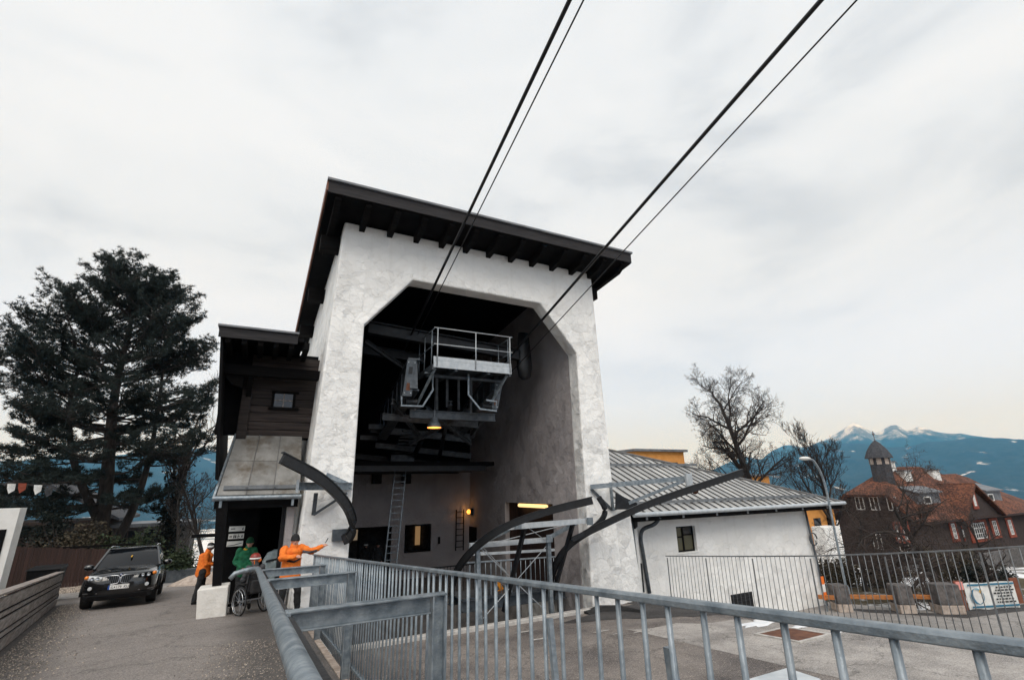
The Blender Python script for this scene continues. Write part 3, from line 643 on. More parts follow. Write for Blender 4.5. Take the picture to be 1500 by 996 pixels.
# floor behind the pit, pit walls
mb = MB(); mb.box((2.6,20.2,-4.6),(10.58,BY,-4.25)); mb.box((2.6,20.2,ZB),(10.58,20.4,-4.6)); mb.build('platform_floor', 'concrete_dark', ST)
MB().box((2.5,14.75,-7.2),(10.6,20.2,-6.9)).build('pit_floor', 'concrete_dark', ST)
MB().box((2.5,14.5,-7.2),(10.62,14.74,zT(14.74)-.02)).build('pit_wall', 'concrete_dark', ST)
# ---- roof
RX0, RX1, RY0, RY1 = .93, 12.70, 13.80, 27.6
def rz_(y): return 8.56-.10*(y-15)           # underside of the boarding
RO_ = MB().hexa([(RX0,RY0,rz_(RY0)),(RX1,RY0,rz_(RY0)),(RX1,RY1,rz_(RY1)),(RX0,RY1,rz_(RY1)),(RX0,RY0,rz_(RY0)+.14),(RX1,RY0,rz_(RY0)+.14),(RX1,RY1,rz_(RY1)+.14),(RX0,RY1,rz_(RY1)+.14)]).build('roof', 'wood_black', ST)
MB().hexa([(RX0-.05,RY0-.12,rz_(RY0)+.43),(RX1+.05,RY0-.12,rz_(RY0)+.43),(RX1+.05,RY1,rz_(RY1)+.43),(RX0-.05,RY1,rz_(RY1)+.43),(RX0-.05,RY0-.12,rz_(RY0)+.50),(RX1+.05,RY0-.12,rz_(RY0)+.50),(RX1+.05,RY1,rz_(RY1)+.50),(RX0-.05,RY1,rz_(RY1)+.50)]).build('metal_covering', 'lead_sheet', RO_)
MB().box((RX0,RY0-.055,rz_(RY0)+.03),(RX1,RY0-.003,rz_(RY0)+.425)).build('fascia_board', 'wood_fascia', RO_)
MB().hexa([(RX0-.05,RY0-.02,rz_(RY0)+.10),(RX0-.003,RY0-.02,rz_(RY0)+.10),(RX0-.003,RY1,rz_(RY1)+.10),(RX0-.05,RY1,rz_(RY1)+.10),(RX0-.05,RY0-.02,rz_(RY0)+.428),(RX0-.003,RY0-.02,rz_(RY0)+.428),(RX0-.003,RY1,rz_(RY1)+.428),(RX0-.05,RY1,rz_(RY1)+.428)]).build('verge_board', 'copper_edge', RO_)
MB().hexa([(RX1+.003,RY0,rz_(RY0)+.06),(RX1+.05,RY0,rz_(RY0)+.06),(RX1+.05,RY1,rz_(RY1)+.06),(RX1+.003,RY1,rz_(RY1)+.06),(RX1+.003,RY0,rz_(RY0)+.428),(RX1+.05,RY0,rz_(RY0)+.428),(RX1+.05,RY1,rz_(RY1)+.428),(RX1+.003,RY1,rz_(RY1)+.428)]).build('verge_board', 'wood_fascia', RO_)
for i in range(13):
    x = lerp(1.25, 12.35, i/12)
    MB().hexa([(x-.085,RY0+.04,rz_(RY0)-.02),(x+.085,RY0+.04,rz_(RY0)-.02),(x+.085,26,rz_(26)-.30),(x-.085,26,rz_(26)-.30),(x-.085,RY0+.04,rz_(RY0)-.003),(x+.085,RY0+.04,rz_(RY0)-.003),(x+.085,26,rz_(26)-.003),(x-.085,26,rz_(26)-.003)]) if False else None
    mb = MB(); y0, y1, y2 = RY0+.05, 14.2, 17.0
    mb.prism([(x-.09,y0,rz_(y0)-.003),(x-.09,y2,rz_(y2)-.003),(x-.09,y2,rz_(y2)-.29),(x-.09,y1,rz_(y1)-.29),(x-.09,y0,rz_(y0)-.10)], (.18,0,0))
    mb.build('rafter', 'wood_dark', RO_)
for y, z in ((15.75, 8.22), (19.6, 7.82), (23.4, 7.45)):
    for xa, xb in ((.98, 1.75), (11.45, 12.25)):
        MB().box((xa,y-.20,z-.52),(xb,y+.20,z-.02)).build('purlin_end', 'wood_dark', RO_, bevel=.02)
MB().box((2.55,16.0,7.5),(10.5,16.35,8.1)).build('ceiling_beam', 'wood_dark', RO_)

# ---- ropes coming down from the mountain into the opening
cdir = Vector((.05, 1, -.22))
def rope(px, py, Y, r, label, end=3.5):
    p = aY(px, py, Y); MB_ = MB().tube([p-cdir*62, p-cdir*30, p-cdir*8, p+cdir*end], r, 8)
    return tag(MB_.build('steel_cable', 'rail_black', smooth=True), label, 'cable', 'steel ropes running up from the station')
rope(612, 470, 16, .043, 'thick dark track rope passing left of the railed service platform')
rope(622, 470, 16, .017, 'thin haul rope beside the track rope left of the service platform')
rope(772, 494, 14.7, .043, 'thick dark track rope crossing the right chamfer of the opening')
rope(786, 505, 14.7, .016, 'thin haul rope crossing the right chamfer and right roof corner')

# ---- suspended machinery and service platform inside the opening
PY = 15.75
def pp(x, y, Y=PY): return aY(x, y, Y)
SP = thing('service_platform', 'galvanised service platform with guard rail hanging inside the station opening', 'platform', tuple(pp(690, 545)), world=True)
A_, B_ = pp(635, 533), pp(749, 545); zd = (A_.z+B_.z)/2; xa, xb = A_.x, B_.x; dep = 1.9
MB().box((xa,PY,zd),(xb,PY+dep,zd+.05)).build('deck', 'steel_grey', SP)
MB().box((xa,PY-.02,zd-.10),(xb,PY-.002,zd+.16)).build('edge_channel', 'galv_light', SP)
MB().box((xa,PY-.004,zd+.17),(xb,PY+.02,zd+.30)).build('toe_board', 'galv_light', SP)
for x in (xa+.02, lerp(xa,xb,.28), lerp(xa,xb,.7), xb-.05): MB().box((x-.05,PY+.03,zd-.17),(x+.05,PY+dep,zd-.003)).build('joist', 'steel_grey', SP)
MB().box((xa,PY+.75,zd-.27),(xb,PY+.90,zd-.175)).build('cross_joist', 'steel_grey', SP)
zr = pp(690, 487).z
for x in (xa+.12, lerp(xa,xb,.52), xb-.06): MB().tube([(x,PY-.04,zd-.05),(x,PY-.04,zr)],.022,8).build('rail_post', 'galv_light', SP, smooth=True)
for x in (xa, xb):
    for y in (PY+.25, PY+1.1, PY+1.8): MB().tube([(x,y,zd),(x,y,zr-.04)],.02,8).build('rail_post', 'galv', SP, smooth=True)
for z in (zr, lerp(zd, zr, .55)):
    MB().tube([(xa-.02,PY-.04,z),(xb+.05,PY-.04,z)],.02,8).build('guard_rail', 'galv_light', SP, smooth=True)
    for x in (xa, xb): MB().tube([(x,PY,z-.02),(x,PY+1.85,z-.02)],.018,8).build('guard_rail', 'galv', SP, smooth=True)
MB().beam((xa+.1,PY+.1,zd-.1),pp(607,600,PY+1.1),.07,.07).build('brace', 'galv', SP)
MB().beam((xb-.12,PY+.1,zd-.1),pp(712,603,PY+1.1),.07,.07).build('brace', 'galv', SP)
# cable saddle girders left and right
GM = thing('cable_girder', 'dark steel saddle girders and bracing hung below the station roof', 'girder', tuple(pp(640, 600, 17)), world=True)
def girder(pa, pb, h, w, m, name='girder'): MB().ibeam(pa, pb, w, h, .03).build(name, m, GM)
gl0, gl1 = pp(606,548,16.3), pp(560,625,22); gr0, gr1 = pp(728,555,16.6), pp(668,632,22)
def boxgirder(a, b, h, w, m):
    MB().beam(a, b, w*.8, h-.08).build('girder', m, GM)
    d = (b-a); up = Vector((0,0,1))
    for s in (1, -1): MB().beam(a+up*s*(h/2-.02), b+up*s*(h/2-.02), w*1.25, .05).build('girder_flange', 'steel_grey', GM)
    for k in range(7):
        c = a.lerp(b, (k+.5)/7); MB().box(c+Vector((-w*.55,-.03,-h/2+.06)), c+Vector((w*.55,.03,h/2-.06))).build('stiffener', m, GM)
boxgirder(gl0, gl1, 1.15, .34, 'steel_grey'); boxgirder(gr0, gr1, .9, .3, 'steel_grey')
def plate(cx, cy, Y, w, h, tilt, m):         # end plate with two cut-outs and bolts
    c = pp(cx, cy, Y); q = MB(); 
    q.prism([c+Vector((x+tilt*z, 0, z)) for x, z in ((-w/2,-h/2),(w/2,-h/2),(w/2,h/2),(-w/2,h/2))], (0,.05,0)); o = q.build('end_plate', m, GM)
    for dz_ in (-.25, .2):
        MB().prism([c+Vector((x+tilt*(z+dz_*h), -.006, z+dz_*h)) for x, z in ((-w*.22,-h*.1),(w*.22,-h*.1),(w*.22,h*.1),(-w*.22,h*.1))], (0,.004,0)).build('cut_out', 'rust' if dz_ < 0 else 'rail_black', o)
    for dx, dz_ in ((-.35,-.42),(.35,-.42),(-.35,.42),(.35,.42)): MB().lathe(c+Vector((dx*w+tilt*dz_*h,-.02,dz_*h)), [(.02,0),(.02,.03)], 6, 'y').build('bolt', 'galv_light', o)
plate(600, 553, 16.25, .32, 1.30, .10, 'steel_grey'); plate(728, 580, 16.55, .28, 1.0, .22, 'steel_grey')
for loop in (((588,580),(588,594),(619,595),(634,571),(634,546),(622,546)), ((686,548),(686,578),(703,599),(727,602),(727,588),(712,586))):
    for k in range(2):
        MB().sweep([aY(x, y, 16.35+.45*k) for x, y in loop], .06, .06).build('hanger_frame', 'galv', GM)
    for (x, y) in loop[1:4]: MB().beam(aY(x, y, 16.35), aY(x, y, 16.8), .05, .05).build('hanger_tie', 'galv', GM)
    p0, p1 = aY(*loop[1], 16.4), aY(*loop[2], 16.4)
    if loop[0][0] > 650: p0, p1 = aY(*loop[2], 16.4), aY(*loop[3], 16.4)
    MB().hexa([p0+Vector((0,0,-.03)), p1+Vector((0,0,-.03)), p1+Vector((0,.4,-.03)), p0+Vector((0,.4,-.03)), p0+Vector((0,0,.03)), p1+Vector((0,0,.03)), p1+Vector((0,.4,.03)), p0+Vector((0,.4,.03))]).build('hanger_plate', 'steel_grey', GM)
    c = p0.lerp(p1, .5)+Vector((0,.2,.16)); MB().lathe(c-Vector((.22,0,0)), [(.10,0),(.16,.02),(.12,.1),(.12,.34),(.16,.42),(.10,.44)], 12, 'x').build('pulley', 'steel_dark', GM, smooth=40)
for (p, q) in (((640,548,16.6),(640,600,17.2)),((690,556,16.6),(690,606,17.2)),((655,552,17.0),(655,596,17.4)),((672,556,17.0),(672,600,17.4))): MB().beam(aY(*p), aY(*q), .09, .09).build('hanger', 'steel_grey', GM)
# cross trusses, catwalk treads and the dark mezzanine floor behind
for (p, q, w_, h_, m) in (((600,606,17.5),(725,612,17.5),.16,.30,'steel_grey'),((625,598,17.6),(690,650,20),.12,.16,'steel_grey'),((690,600,17.6),(600,650,20),.12,.16,'steel_grey'),((660,590,17.4),(650,640,20.5),.14,.18,'steel_grey'),((560,610,18.5),(700,622,18.5),.14,.26,'steel_grey'),((575,588,17.6),(615,640,20.5),.12,.2,'steel_grey'),((715,600,17.6),(690,640,20),.12,.2,'steel_grey'),
                        ((543,628,21.5),(690,644,21.5),.18,.28,'steel_grey'),((550,652,23),(690,668,23),.18,.24,'steel_grey'),((520,668,24),(660,682,24),.18,.24,'steel_dark'),((540,480,17),(760,520,17),.3,.45,'steel_dark'),((530,512,18.2),(620,525,18.2),.25,.35,'steel_dark'),
                        ((620,640,20),(600,680,25),.14,.2,'steel_dark'),((650,640,20),(640,685,25),.14,.2,'steel_dark'),((535,500,17.2),(600,545,18),.12,.16,'steel_dark')):
    girder(pp(*p), pp(*q), h_, w_, m, 'strut')
for cx, cy, Y in ((553,625,21), (672,628,21), (540,641,22.5), (684,638,22.6)):
    c = pp(cx, cy, Y); MB().box(c+Vector((-.38,-.06,-.10)), c+Vector((.38,.3,.10))).build('bearing_block', 'steel_grey', GM)
for i in range(9):
    c = pp(lerp(608,590,i/8), lerp(632,668,i/8), lerp(20.5,24.5,i/8)); MB().box(c+Vector((-.55,-.10,-.02)), c+Vector((.55,.12,.03))).build('tread', 'steel_grey', GM)
MB().box((2.62,21.5,1.02),(10.0,25.9,1.2)).build('mezzanine_floor', 'wood_black', GM)
for y in (21.6, 23.4, 25.2): MB().ibeam((2.7,y,.9),(9.6,y,.9),.18,.24,.03).build('floor_beam', 'steel_dark', GM)
for cx in (552, 595): 
    c = pp(cx, 700, 25.6); MB().box(c+Vector((-.22,-.15,-.28)), c+Vector((.22,.15,.6))).build('motor_box', 'plastic_black', GM)
# counterweight bag at the right of the platform
mb = MB(); c = pp(768, 535, 17.2)
mb.loft([[(c.x+r*math.cos(a)*.8, c.y+r*math.sin(a)*.5, c.z+z) for a in [2*math.pi*k/12 for k in range(12)]] for r, z in ((.16,-.62),(.34,-.5),(.44,-.1),(.42,.4),(.36,.9),(.3,1.4))])
mb.build('sheave_cover', 'rail_black', GM, smooth=True)
# pendant lamp, lit
lp = pp(636, 626, 17.0)
LP = thing('pendant_lamp', 'round industrial pendant lamp glowing orange under the girders', 'lamp', tuple(lp), world=True)
MB().lathe(lp, [(.045,.62),(.045,.36),(.15,.35),(.15,.20),(.17,.19),(.22,.10),(.265,0)], 20).build('lamp_shade', 'steel_grey', LP, smooth=50)
MB().lathe(lp, [(.25,-.012),(.25,.015),(.24,.03)], 20).build('bulb_glass', 'lamp_warm', LP, smooth=50)
MB().tube([lp+Vector((0,0,.6)), lp+Vector((0,0,2.2))],.02,6).build('stem', 'steel_dark', LP)
# wall lamp, lit
wl = aX(692, 749, 10.58)
WL = thing('wall_lamp', 'small glowing bulkhead lamp on the inner right wall', 'lamp', tuple(wl), world=True)
MB().box((10.42,wl.y-.16,wl.z-.16),(10.578,wl.y+.16,wl.z+.16)).build('housing', 'steel_dark', WL, bevel=.02)
MB().ell((10.36,wl.y-.02,wl.z),(.10,.13,.13),12,8).build('bulb_glass', 'bulb_warm', WL, smooth=True)
def plight(name, loc, e, c, r=.1):
    l = bpy.data.lights.new(name, 'POINT'); l.energy = e; l.color = c; l.shadow_soft_size = r
    return l
for root, off, e in ((WL, (-.32, 0, .0), 4.5), (LP, (0, 0, -.2), 5)):
    l = plight('lamp_light', None, e, (1, .45, .12)); o = bpy.data.objects.new('light', l); COL.objects.link(o); o.parent = root; o.location = off
# fluorescent tube in the doorway
ft = thing('tube_lamp', 'warm fluorescent tube lit at the top of the inner doorway', 'lamp', (11.1, 19.6, DZ-.12), world=True)
MB().box((11.02,18.6,DZ-.06),(11.18,21.2,DZ-.003)).build('housing', 'white_trim', ft)
MB().tube([(11.1,18.65,DZ-.14),(11.1,21.15,DZ-.14)],.075,10).build('tube', 'tube_light', ft, smooth=True)
# ladders
def ladder(name, p0, p1, w, n, m, label, r=.02):
    p0, p1 = Vector(p0), Vector(p1); t = thing(name, label, 'ladder', tuple(p0), world=True)
    for s in (-1, 1): MB().beam(p0+Vector((s*w/2,0,0)), p1+Vector((s*w/2,0,0)), .045, .06, (0,1,0)).build('rail', m, t)
    for i in range(n):
        c = p0.lerp(p1, (i+.6)/n); MB().beam(c-Vector((w/2,0,0)), c+Vector((w/2,0,0)), .035, .035).build('rung', m, t)
    return t
pl0, pl1 = aY(572, 826, 22.6), aY(588, 676, 23.4)
ladder('ladder', pl0, pl1, .52, 16, 'galv', 'tall aluminium ladder standing between pit platform and machinery deck')
MB().box(pl1+Vector((-.55,-.2,-.02)), pl1+Vector((.55,.3,.3))).build('ladder_landing', 'steel_grey', GM)
q0, q1 = aY(673, 806, 25.6), aY(674, 746, 25.8)
ladder('ladder', q0, q1, .42, 7, 'wood_dark', 'short dark ladder leaning on the back wall by the wall lamp')
cc = aY(643, 791, 25.98); tag(MB().box(cc+Vector((-.06,-.05,-.17)), cc+Vector((.06,0,.17))).build('intercom', 'plastic_black', bevel=.01), 'small dark intercom box on the back wall between window and ladder', 'intercom')
nc = aX(692, 774, 10.58)
tag(MB().box((10.54,nc.y-.6,nc.z-.9),(10.577,nc.y+.5,nc.z+.1)).build('niche_panel', 'wood_dark'), 'dark flat panel standing for a niche in the inner wall under the bulkhead lamp', 'niche')  # flat dark panel in place of a shaded niche

# ---- railings (each bar a part)
def railing(name, label, pts_top, pts_bot, spacing, m_rail, m_bar, rail=(.05,.04), bar_r=.011, cat='railing', post_every=0, post_r=.022, group=None, lower=True, square=False):
    pts_top = [Vector(p) for p in pts_top]; pts_bot = [Vector(p) for p in pts_bot]
    t = thing(name, label, cat, tuple(pts_bot[0]), world=True, group=group)
    MB().sweep(pts_top, *rail).build('top_rail', m_rail, t, bevel=.006)
    if lower: MB().sweep([a.lerp(b, .93) for a, b in zip(pts_top, pts_bot)], rail[0]*.6, rail[1]*.8).build('bottom_rail', m_rail, t)
    src = None; k = 0
    for a0, a1, b0, b1 in zip(pts_top[:-1], pts_top[1:], pts_bot[:-1], pts_bot[1:]):
        n = max(1, round((a1-a0).length/spacing))
        for i in range(n):
            f = (i+.5)/n; a = a0.lerp(a1, f); b = b0.lerp(b1, f); h = a.z-b.z
            post = post_every and k % post_every == 0
            if src is None:
                src = (MB().box((-bar_r,-bar_r,0),(bar_r,bar_r,1)) if square else MB().tube([(0,0,0),(0,0,1)], bar_r, 6)).mesh('bar'); src.materials.append(M[m_bar])
                for p in src.polygons: p.use_smooth = not square
                pst = MB().box((-post_r,-post_r,0),(post_r,post_r,1)).mesh('post'); pst.materials.append(M[m_rail])
            o = bpy.data.objects.new('post' if post else 'bar', pst if post else src); COL.objects.link(o); o.parent = t
            o.location = (b if not post else b-Vector((0,0,.05)))-Vector(ORG[t.name]); o.scale = (1, 1, h-rail[1]*.4); k += 1
    return t
# platform railing at the back of the pit
bt = [aY(x, y, 20.6) for x, y in ((497,812),(583,808),(663,804),(700,801))]
railing('platform_railing', 'dark steel railing along the platform floor at the back of the cabin pit', [(p.x,p.y,-3.05) for p in bt], [(p.x,p.y,-4.25) for p in bt], .14, 'steel_dark', 'steel_dark', (.06,.05), .013)
# railing on the steel bridge in the pit
ft_ = [aY(684,824,16.6), aY(814,815,16.6)]; fb_ = [aY(684,884,16.6), aY(820,872,16.6)]
railing('pit_railing', 'galvanised railing on the steel bridge across the cabin pit', ft_, [(a.x,a.y,b.z) for a, b in zip(ft_, fb_)], .20, 'galv', 'galv', (.05,.05), .014, post_every=4)
pb = thing('pit_bridge', 'heavy steel beams spanning the cabin pit under its railing', 'bridge', tuple(aY(750,884,16.5)), world=True)
p, q = aY(676,888,16.45), aY(828,874,16.45); q.z = p.z
MB().ibeam(p, q, .22, .34, .03).build('girder', 'steel_grey', pb); MB().ibeam(p+Vector((0,1.2,0)), q+Vector((0,1.2,0)), .22, .34, .03).build('girder', 'steel_grey', pb)
MB().box(p+Vector((0,0,.175)), q+Vector((0,1.3,.21))).build('deck', 'steel_grey', pb)
ob = aY(735, 866, 16.9); o1 = aY(770, 869, 17.2)
bar_ = thing('barrier_board', 'orange painted barrier board lying on the pit bridge', 'barrier', tuple(o1), world=True)
MB().beam(aY(742,872,17.2), aY(782,866,17.2), .08, .16).build('board', 'orange_paint', bar_)
tag(MB().sweep([aY(728,852,17.0), aY(735,862,17.0), aY(729,868,17.0)], .05, .14).build('direction_arrow', 'orange_paint'), 'orange arrow shaped marker on the pit railing', 'marker')

# ---- guide rails for the cabins
def grail(px, label, m='rail_black', w=.13, h=.24):
    pts = curve_pts([aY(*p) for p in px], 6); t = thing('guide_rail', label, 'guide rail', tuple(pts[-1]), world=True)
    MB().sweep(pts, w, h).build('rail', m, t, bevel=.01)
    MB().sweep([p+Vector((0,.0,h*.55)) for p in pts], w*1.35, .03).build('rail_flange', m, t)
    return t, pts
t, pts = grail(((413,671,13.6),(470,702,14.0),(505,736,14.35),(517,765,14.6),(512,785,14.75),(503,791,14.85)), 'black curved guide rail flaring out from the left pier', h=.26)
MB().box(aY(489,783,14.99)+Vector((-.05,-.16,-.16)), aY(489,783,14.99)+Vector((.40,-.002,.14))).build('foot_plate', 'steel_grey', t)
MB().ibeam(aY(436,712,14.25), aY(515,712,14.9), .16, .20, .015).build('bracket', 'galv', t)
a = aY(459,754,14.9)
MB().beam(aY(463,722,14.8), a, .10, .06).build('bracket', 'steel_grey', t); MB().beam(a, aY(508,722,14.9), .10, .06).build('bracket', 'steel_grey', t)
MB().beam(aY(478,695,14.9), aY(515,712,14.9), .12, .12).build('bracket', 'galv', t)
MB().box(aY(436,712,14.2)+Vector((-.03,-.02,-.16)), aY(436,712,14.2)+Vector((.03,.2,.16))).build('end_plate', 'galv_light', t)
t1, _ = grail(((868,733,12.6),(800,750,13.4),(740,772,14.1),(700,799,14.9),(674,828,15.5),(664,852,15.8),(662,870,15.9)), 'black curved guide rail rising over the middle of the cabin pit', w=.12, h=.2)
t2, _ = grail(((1088,692,11.6),(960,735,13.0),(885,768,14.0),(848,788,14.6),(822,812,15.1),(808,845,15.5),(805,870,15.6)), 'long black guide rail sweeping from the right pier past the annex roof', w=.12, h=.2)
for (p, q, w_, h_, m) in (((865,713,14.92),(1008,700,13.1),.12,.16,'galv'),((1002,704,13.15),(898,746,14.9),.09,.11,'galv'),((894,706,14.95),(898,748,14.95),.09,.07,'galv'),((866,716,14.9),(896,746,14.95),.06,.08,'steel_grey')):
    MB().beam(aY(*p), aY(*q), w_, h_).build('bracket', m, t2)
c = aY(1009,703,12.9); MB().box(c+Vector((-.14,-.04,-.28)), c+Vector((.14,.04,.22))).build('clamp_plate', 'galv_light', t2)
MB().sweep(curve_pts([aY(*p) for p in ((877,728,14.3),(886,745,14.3),(882,760,14.3),(862,778,14.4),(838,790,14.6))], 5), .10, .16).build('curved_arm', 'steel_dark', t2)
c = aY(905,728,14.6); MB().prism([aY(902,722,14.6), aY(934,737,14.4), aY(930,746,14.4), aY(902,746,14.6)], (0,.03,0)).build('gusset', 'steel_dark', t2)
c = aY(1018,718,12.6); MB().ell(c, (.12,.12,.13), 10, 6).build('roller', 'rust', t2, smooth=True)
# steel frame carrying the guide rails
fr = thing('steel_trestle', 'galvanised steel trestle with diagonal struts carrying the guide rails in the pit', 'trestle', tuple(aY(750,890,15.3)), world=True)
for (p, q, w_, h_, m) in (((688,799,15.3),(806,790,15.3),.14,.15,'galv_light'),((742,772,14.5),(865,762,14.5),.14,.16,'galv_light'),((699,799,15.3),(703,915,15.3),.13,.13,'galv'),((803,790,15.3),(808,902,15.3),.13,.13,'galv'),
                        ((770,768,14.6),(738,895,15.6),.11,.12,'steel_dark'),((840,764,14.6),(808,880,15.6),.11,.12,'steel_dark'),((699,796,15.3),(745,775,14.5),.14,.16,'galv'),((803,788,15.3),(845,765,14.6),.12,.14,'galv'),
                        ((704,811,15.9),(812,805,15.9),.06,.08,'galv_light'),((686,811,16.2),(712,810,16.2),.10,.10,'galv_light')):
    MB().beam(aY(*p), aY(*q), w_, h_).build('strut', m, fr)
for (p, q) in (((773,772,14.6),(800,792,15.3)),((706,800,15.3),(742,838,15.4)),((800,800,15.3),(708,905,15.3)),((706,805,15.3),(800,895,15.3)),((722,795,15.2),(830,768,14.7))):
    MB().tube([aY(*p), aY(*q)], .013, 6).build('tie_rod', 'galv_light', fr)
for (x, y, Y) in ((700,798,15.25),(803,788,15.25),(757,768,14.45),(862,763,14.45)):
    c = aY(x, y, Y); MB().box(c+Vector((-.12,-.10,-.12)), c+Vector((.12,-.075,.12))).build('gusset', 'galv', fr)
# ================================================================== TIMBER WING WITH METAL CANOPY (left of the tower)
WG = thing('timber_wing', 'dark timber wing with plank wall and sheet metal canopy beside the white tower', 'building', (0, 16.5, zR(16.5)), world=True)
WY = 17.0
zc0, zc1 = -.08, 1.70                           # canopy gutter / top
# plank wall, each plank a piece
z = zc1-.05; i = 0; rs = random.Random(3)
while z < 4.25:
    h = rs.uniform(.22, .30); dy = rs.uniform(-.012, .012)
    MB().box((-.55, WY+dy, z+.008), (xl(z)+.25, WY+.12, z+h-.004)).build('plank', 'wood_wall', WG, bevel=.01); z += h
MB().box((-.5, WY+.13, zc1-.1), (1.4, WY+.2, 4.4)).build('backing', 'wood_black', WG)
MB().box((-.72,WY-.16,zc1-.12),(-.45,WY+.1,3.75)).build('post', 'wood_wall', WG, bevel=.015)
MB().box((-1.30,WY-.75,3.42),(1.5,WY-.50,3.72)).build('tie_beam', 'wood_dark', WG, bevel=.01)
MB().prism([(-.60,WY-.16,3.42),(-.60,WY-.70,3.42),(-.60,WY-.16,2.85)], (.14,0,0)).build('knee_brace', 'wood_dark', WG)
MB().prism([(-1.22,WY-.62,3.42),(-.72,WY-.62,3.42),(-.72,WY-.62,3.05),(-1.0,WY-.62,3.12)], (0,.14,0)).build('bracket', 'wood_dark', WG)
# window with four panes
wx0, wx1, wz0, wz1 = .20, .74, 2.60, 3.04
wn_ = MB().box((wx0-.09,WY-.055,wz1),(wx1+.16,WY-.003,wz1+.08)).box((wx0-.07,WY-.05,wz0),(wx0,WY-.004,wz1)).box((wx1,WY-.05,wz0),(wx1+.07,WY-.004,wz1)).build('window', 'wood_dark', WG)
MB().box((wx0-.14,WY-.11,wz0-.08),(wx1+.2,WY-.004,wz0-.003)).build('sill', 'wood_dark', wn_)
mx_, mz_ = (wx0+wx1)/2, (wz0+wz1)/2
for (a, b, c_, d) in ((wx0,mx_-.014,wz0,mz_-.014),(mx_+.014,wx1,wz0,mz_-.014),(wx0,mx_-.014,mz_+.014,wz1),(mx_+.014,wx1,mz_+.014,wz1)): MB().box((a+.003,WY-.022,c_+.003),(b-.003,WY-.017,d-.003)).build('pane', 'window_dark', wn_)
MB().box((mx_-.014,WY-.035,wz0),(mx_+.014,WY-.012,wz1)).box((wx0,WY-.0345,mz_-.014),(wx1,WY-.0125,mz_+.014)).build('glazing_bar', 'wood_grey', wn_)
# roof of the wing
wy0, wy1 = 15.35, 25; wr = lambda y: 4.36-.02*(y-wy0)
WR = MB().box((-1.42,wy0,wr(wy0)),(.80,wy1,wr(wy0)+.10)).build('roof', 'wood_black', WG)
MB().box((-1.44,wy0-.06,wr(wy0)-.10),(.62,wy0-.003,wr(wy0)+.20)).build('fascia_board', 'wood_fascia', WR)
MB().box((-1.48,wy0-.12,wr(wy0)+.205),(.64,wy1,wr(wy0)+.26)).build('metal_covering', 'lead_sheet', WR)
for i in range(6):
    x = -1.2+i*.42; MB().box((x-.07,wy0+.02,wr(wy0)-.22),(x+.07,WY,wr(wy0)-.003)).build('rafter', 'wood_dark', WR)
# slanting side cheek
MB().hexa([(-1.00,15.5,zc0+.45),(-.93,15.5,zc0+.45),(-.93,WY+3,zc0+.45),(-1.00,WY+3,zc0+.45),(-1.40,15.42,wr(15)),(-1.33,15.42,wr(15)),(-1.33,WY+3,wr(15)),(-1.40,WY+3,wr(15))]).build('side_cheek', 'wood_black', WG)
MB().box((-1.3,WY+.1,zc1),(-.5,WY+.2,4.35)).build('side_wall', 'wood_black', WG)
# canopy of sheet metal panels
CN = MB().hexa([(-.95,15.42,zc0-.02),(1.14,15.42,zc0-.02),(1.14,WY,zc1-.05),(-.72,WY,zc1-.05),(-.95,15.42,zc0+.0),(1.14,15.42,zc0+.0),(1.14,WY,zc1-.02),(-.72,WY,zc1-.02)]).build('canopy', 'wood_black', WG)
def cpt(u, v, n=0):                            # u across, v up the slope, n outwards
    x = lerp(lerp(-.92, -.70, v), 1.13, u); y = lerp(15.40, WY-.02, v); z_ = lerp(zc0, zc1, v)
    nv = Vector((0, -(zc1-zc0), WY-.02-15.40)).normalized(); return Vector((x, y, z_))+nv*n
cols = (0.0, .34, .66, 1.0); rows = (0.02, .55, 1.0); drow = (.0, .03, -.02)
for ci in range(3):
    for ri in range(2):
        if ci == 2 and ri == 1: continue
        v0 = rows[ri]; v1 = rows[ri+1] if ci < 2 else 1.0
        if ri == 0 and ci < 2: v1 += .0
        q = MB(); u0, u1 = cols[ci]+.004, cols[ci+1]-.004; k = .012 if ri == 0 else .006
        q.hexa([cpt(u0,v0+.004,.001),cpt(u1,v0+.004,.001),cpt(u1,v1-.004,.001),cpt(u0,v1-.004,.001),cpt(u0,v0+.004,k),cpt(u1,v0+.004,k),cpt(u1,v1-.004,k),cpt(u0,v1-.004,k)])
        q.build('sheet_panel', 'sheet_metal', CN)
for u in cols[1:3]: MB().beam(cpt(u,.02,.02), cpt(u,1,.02), .018, .03).build('standing_seam', 'seam_dark', CN)
MB().beam(cpt(-.015,-.02,.03), cpt(-.015,1,.03), .05, .08).build('edge_flashing', 'galv', CN)
MB().beam(cpt(.06,.11,.07), cpt(.98,.11,.07), .05, .10).build('snow_guard', 'bar_dark', CN)
for u in (.33, .67): MB().beam(cpt(u,.14,.03), cpt(u,.09,.13), .05, .03).build('guard_bracket', 'bar_dark', CN)
MB().tube([(-.98,15.32,zc0-.03),(1.16,15.32,zc0-.03)], .065, 10).build('gutter', 'galv', CN, smooth=60)
for x in (-.78, .95): MB().box((x-.03,15.3,zc0-.26),(x+.03,15.36,zc0-.08)).build('gutter_bracket', 'galv', CN)
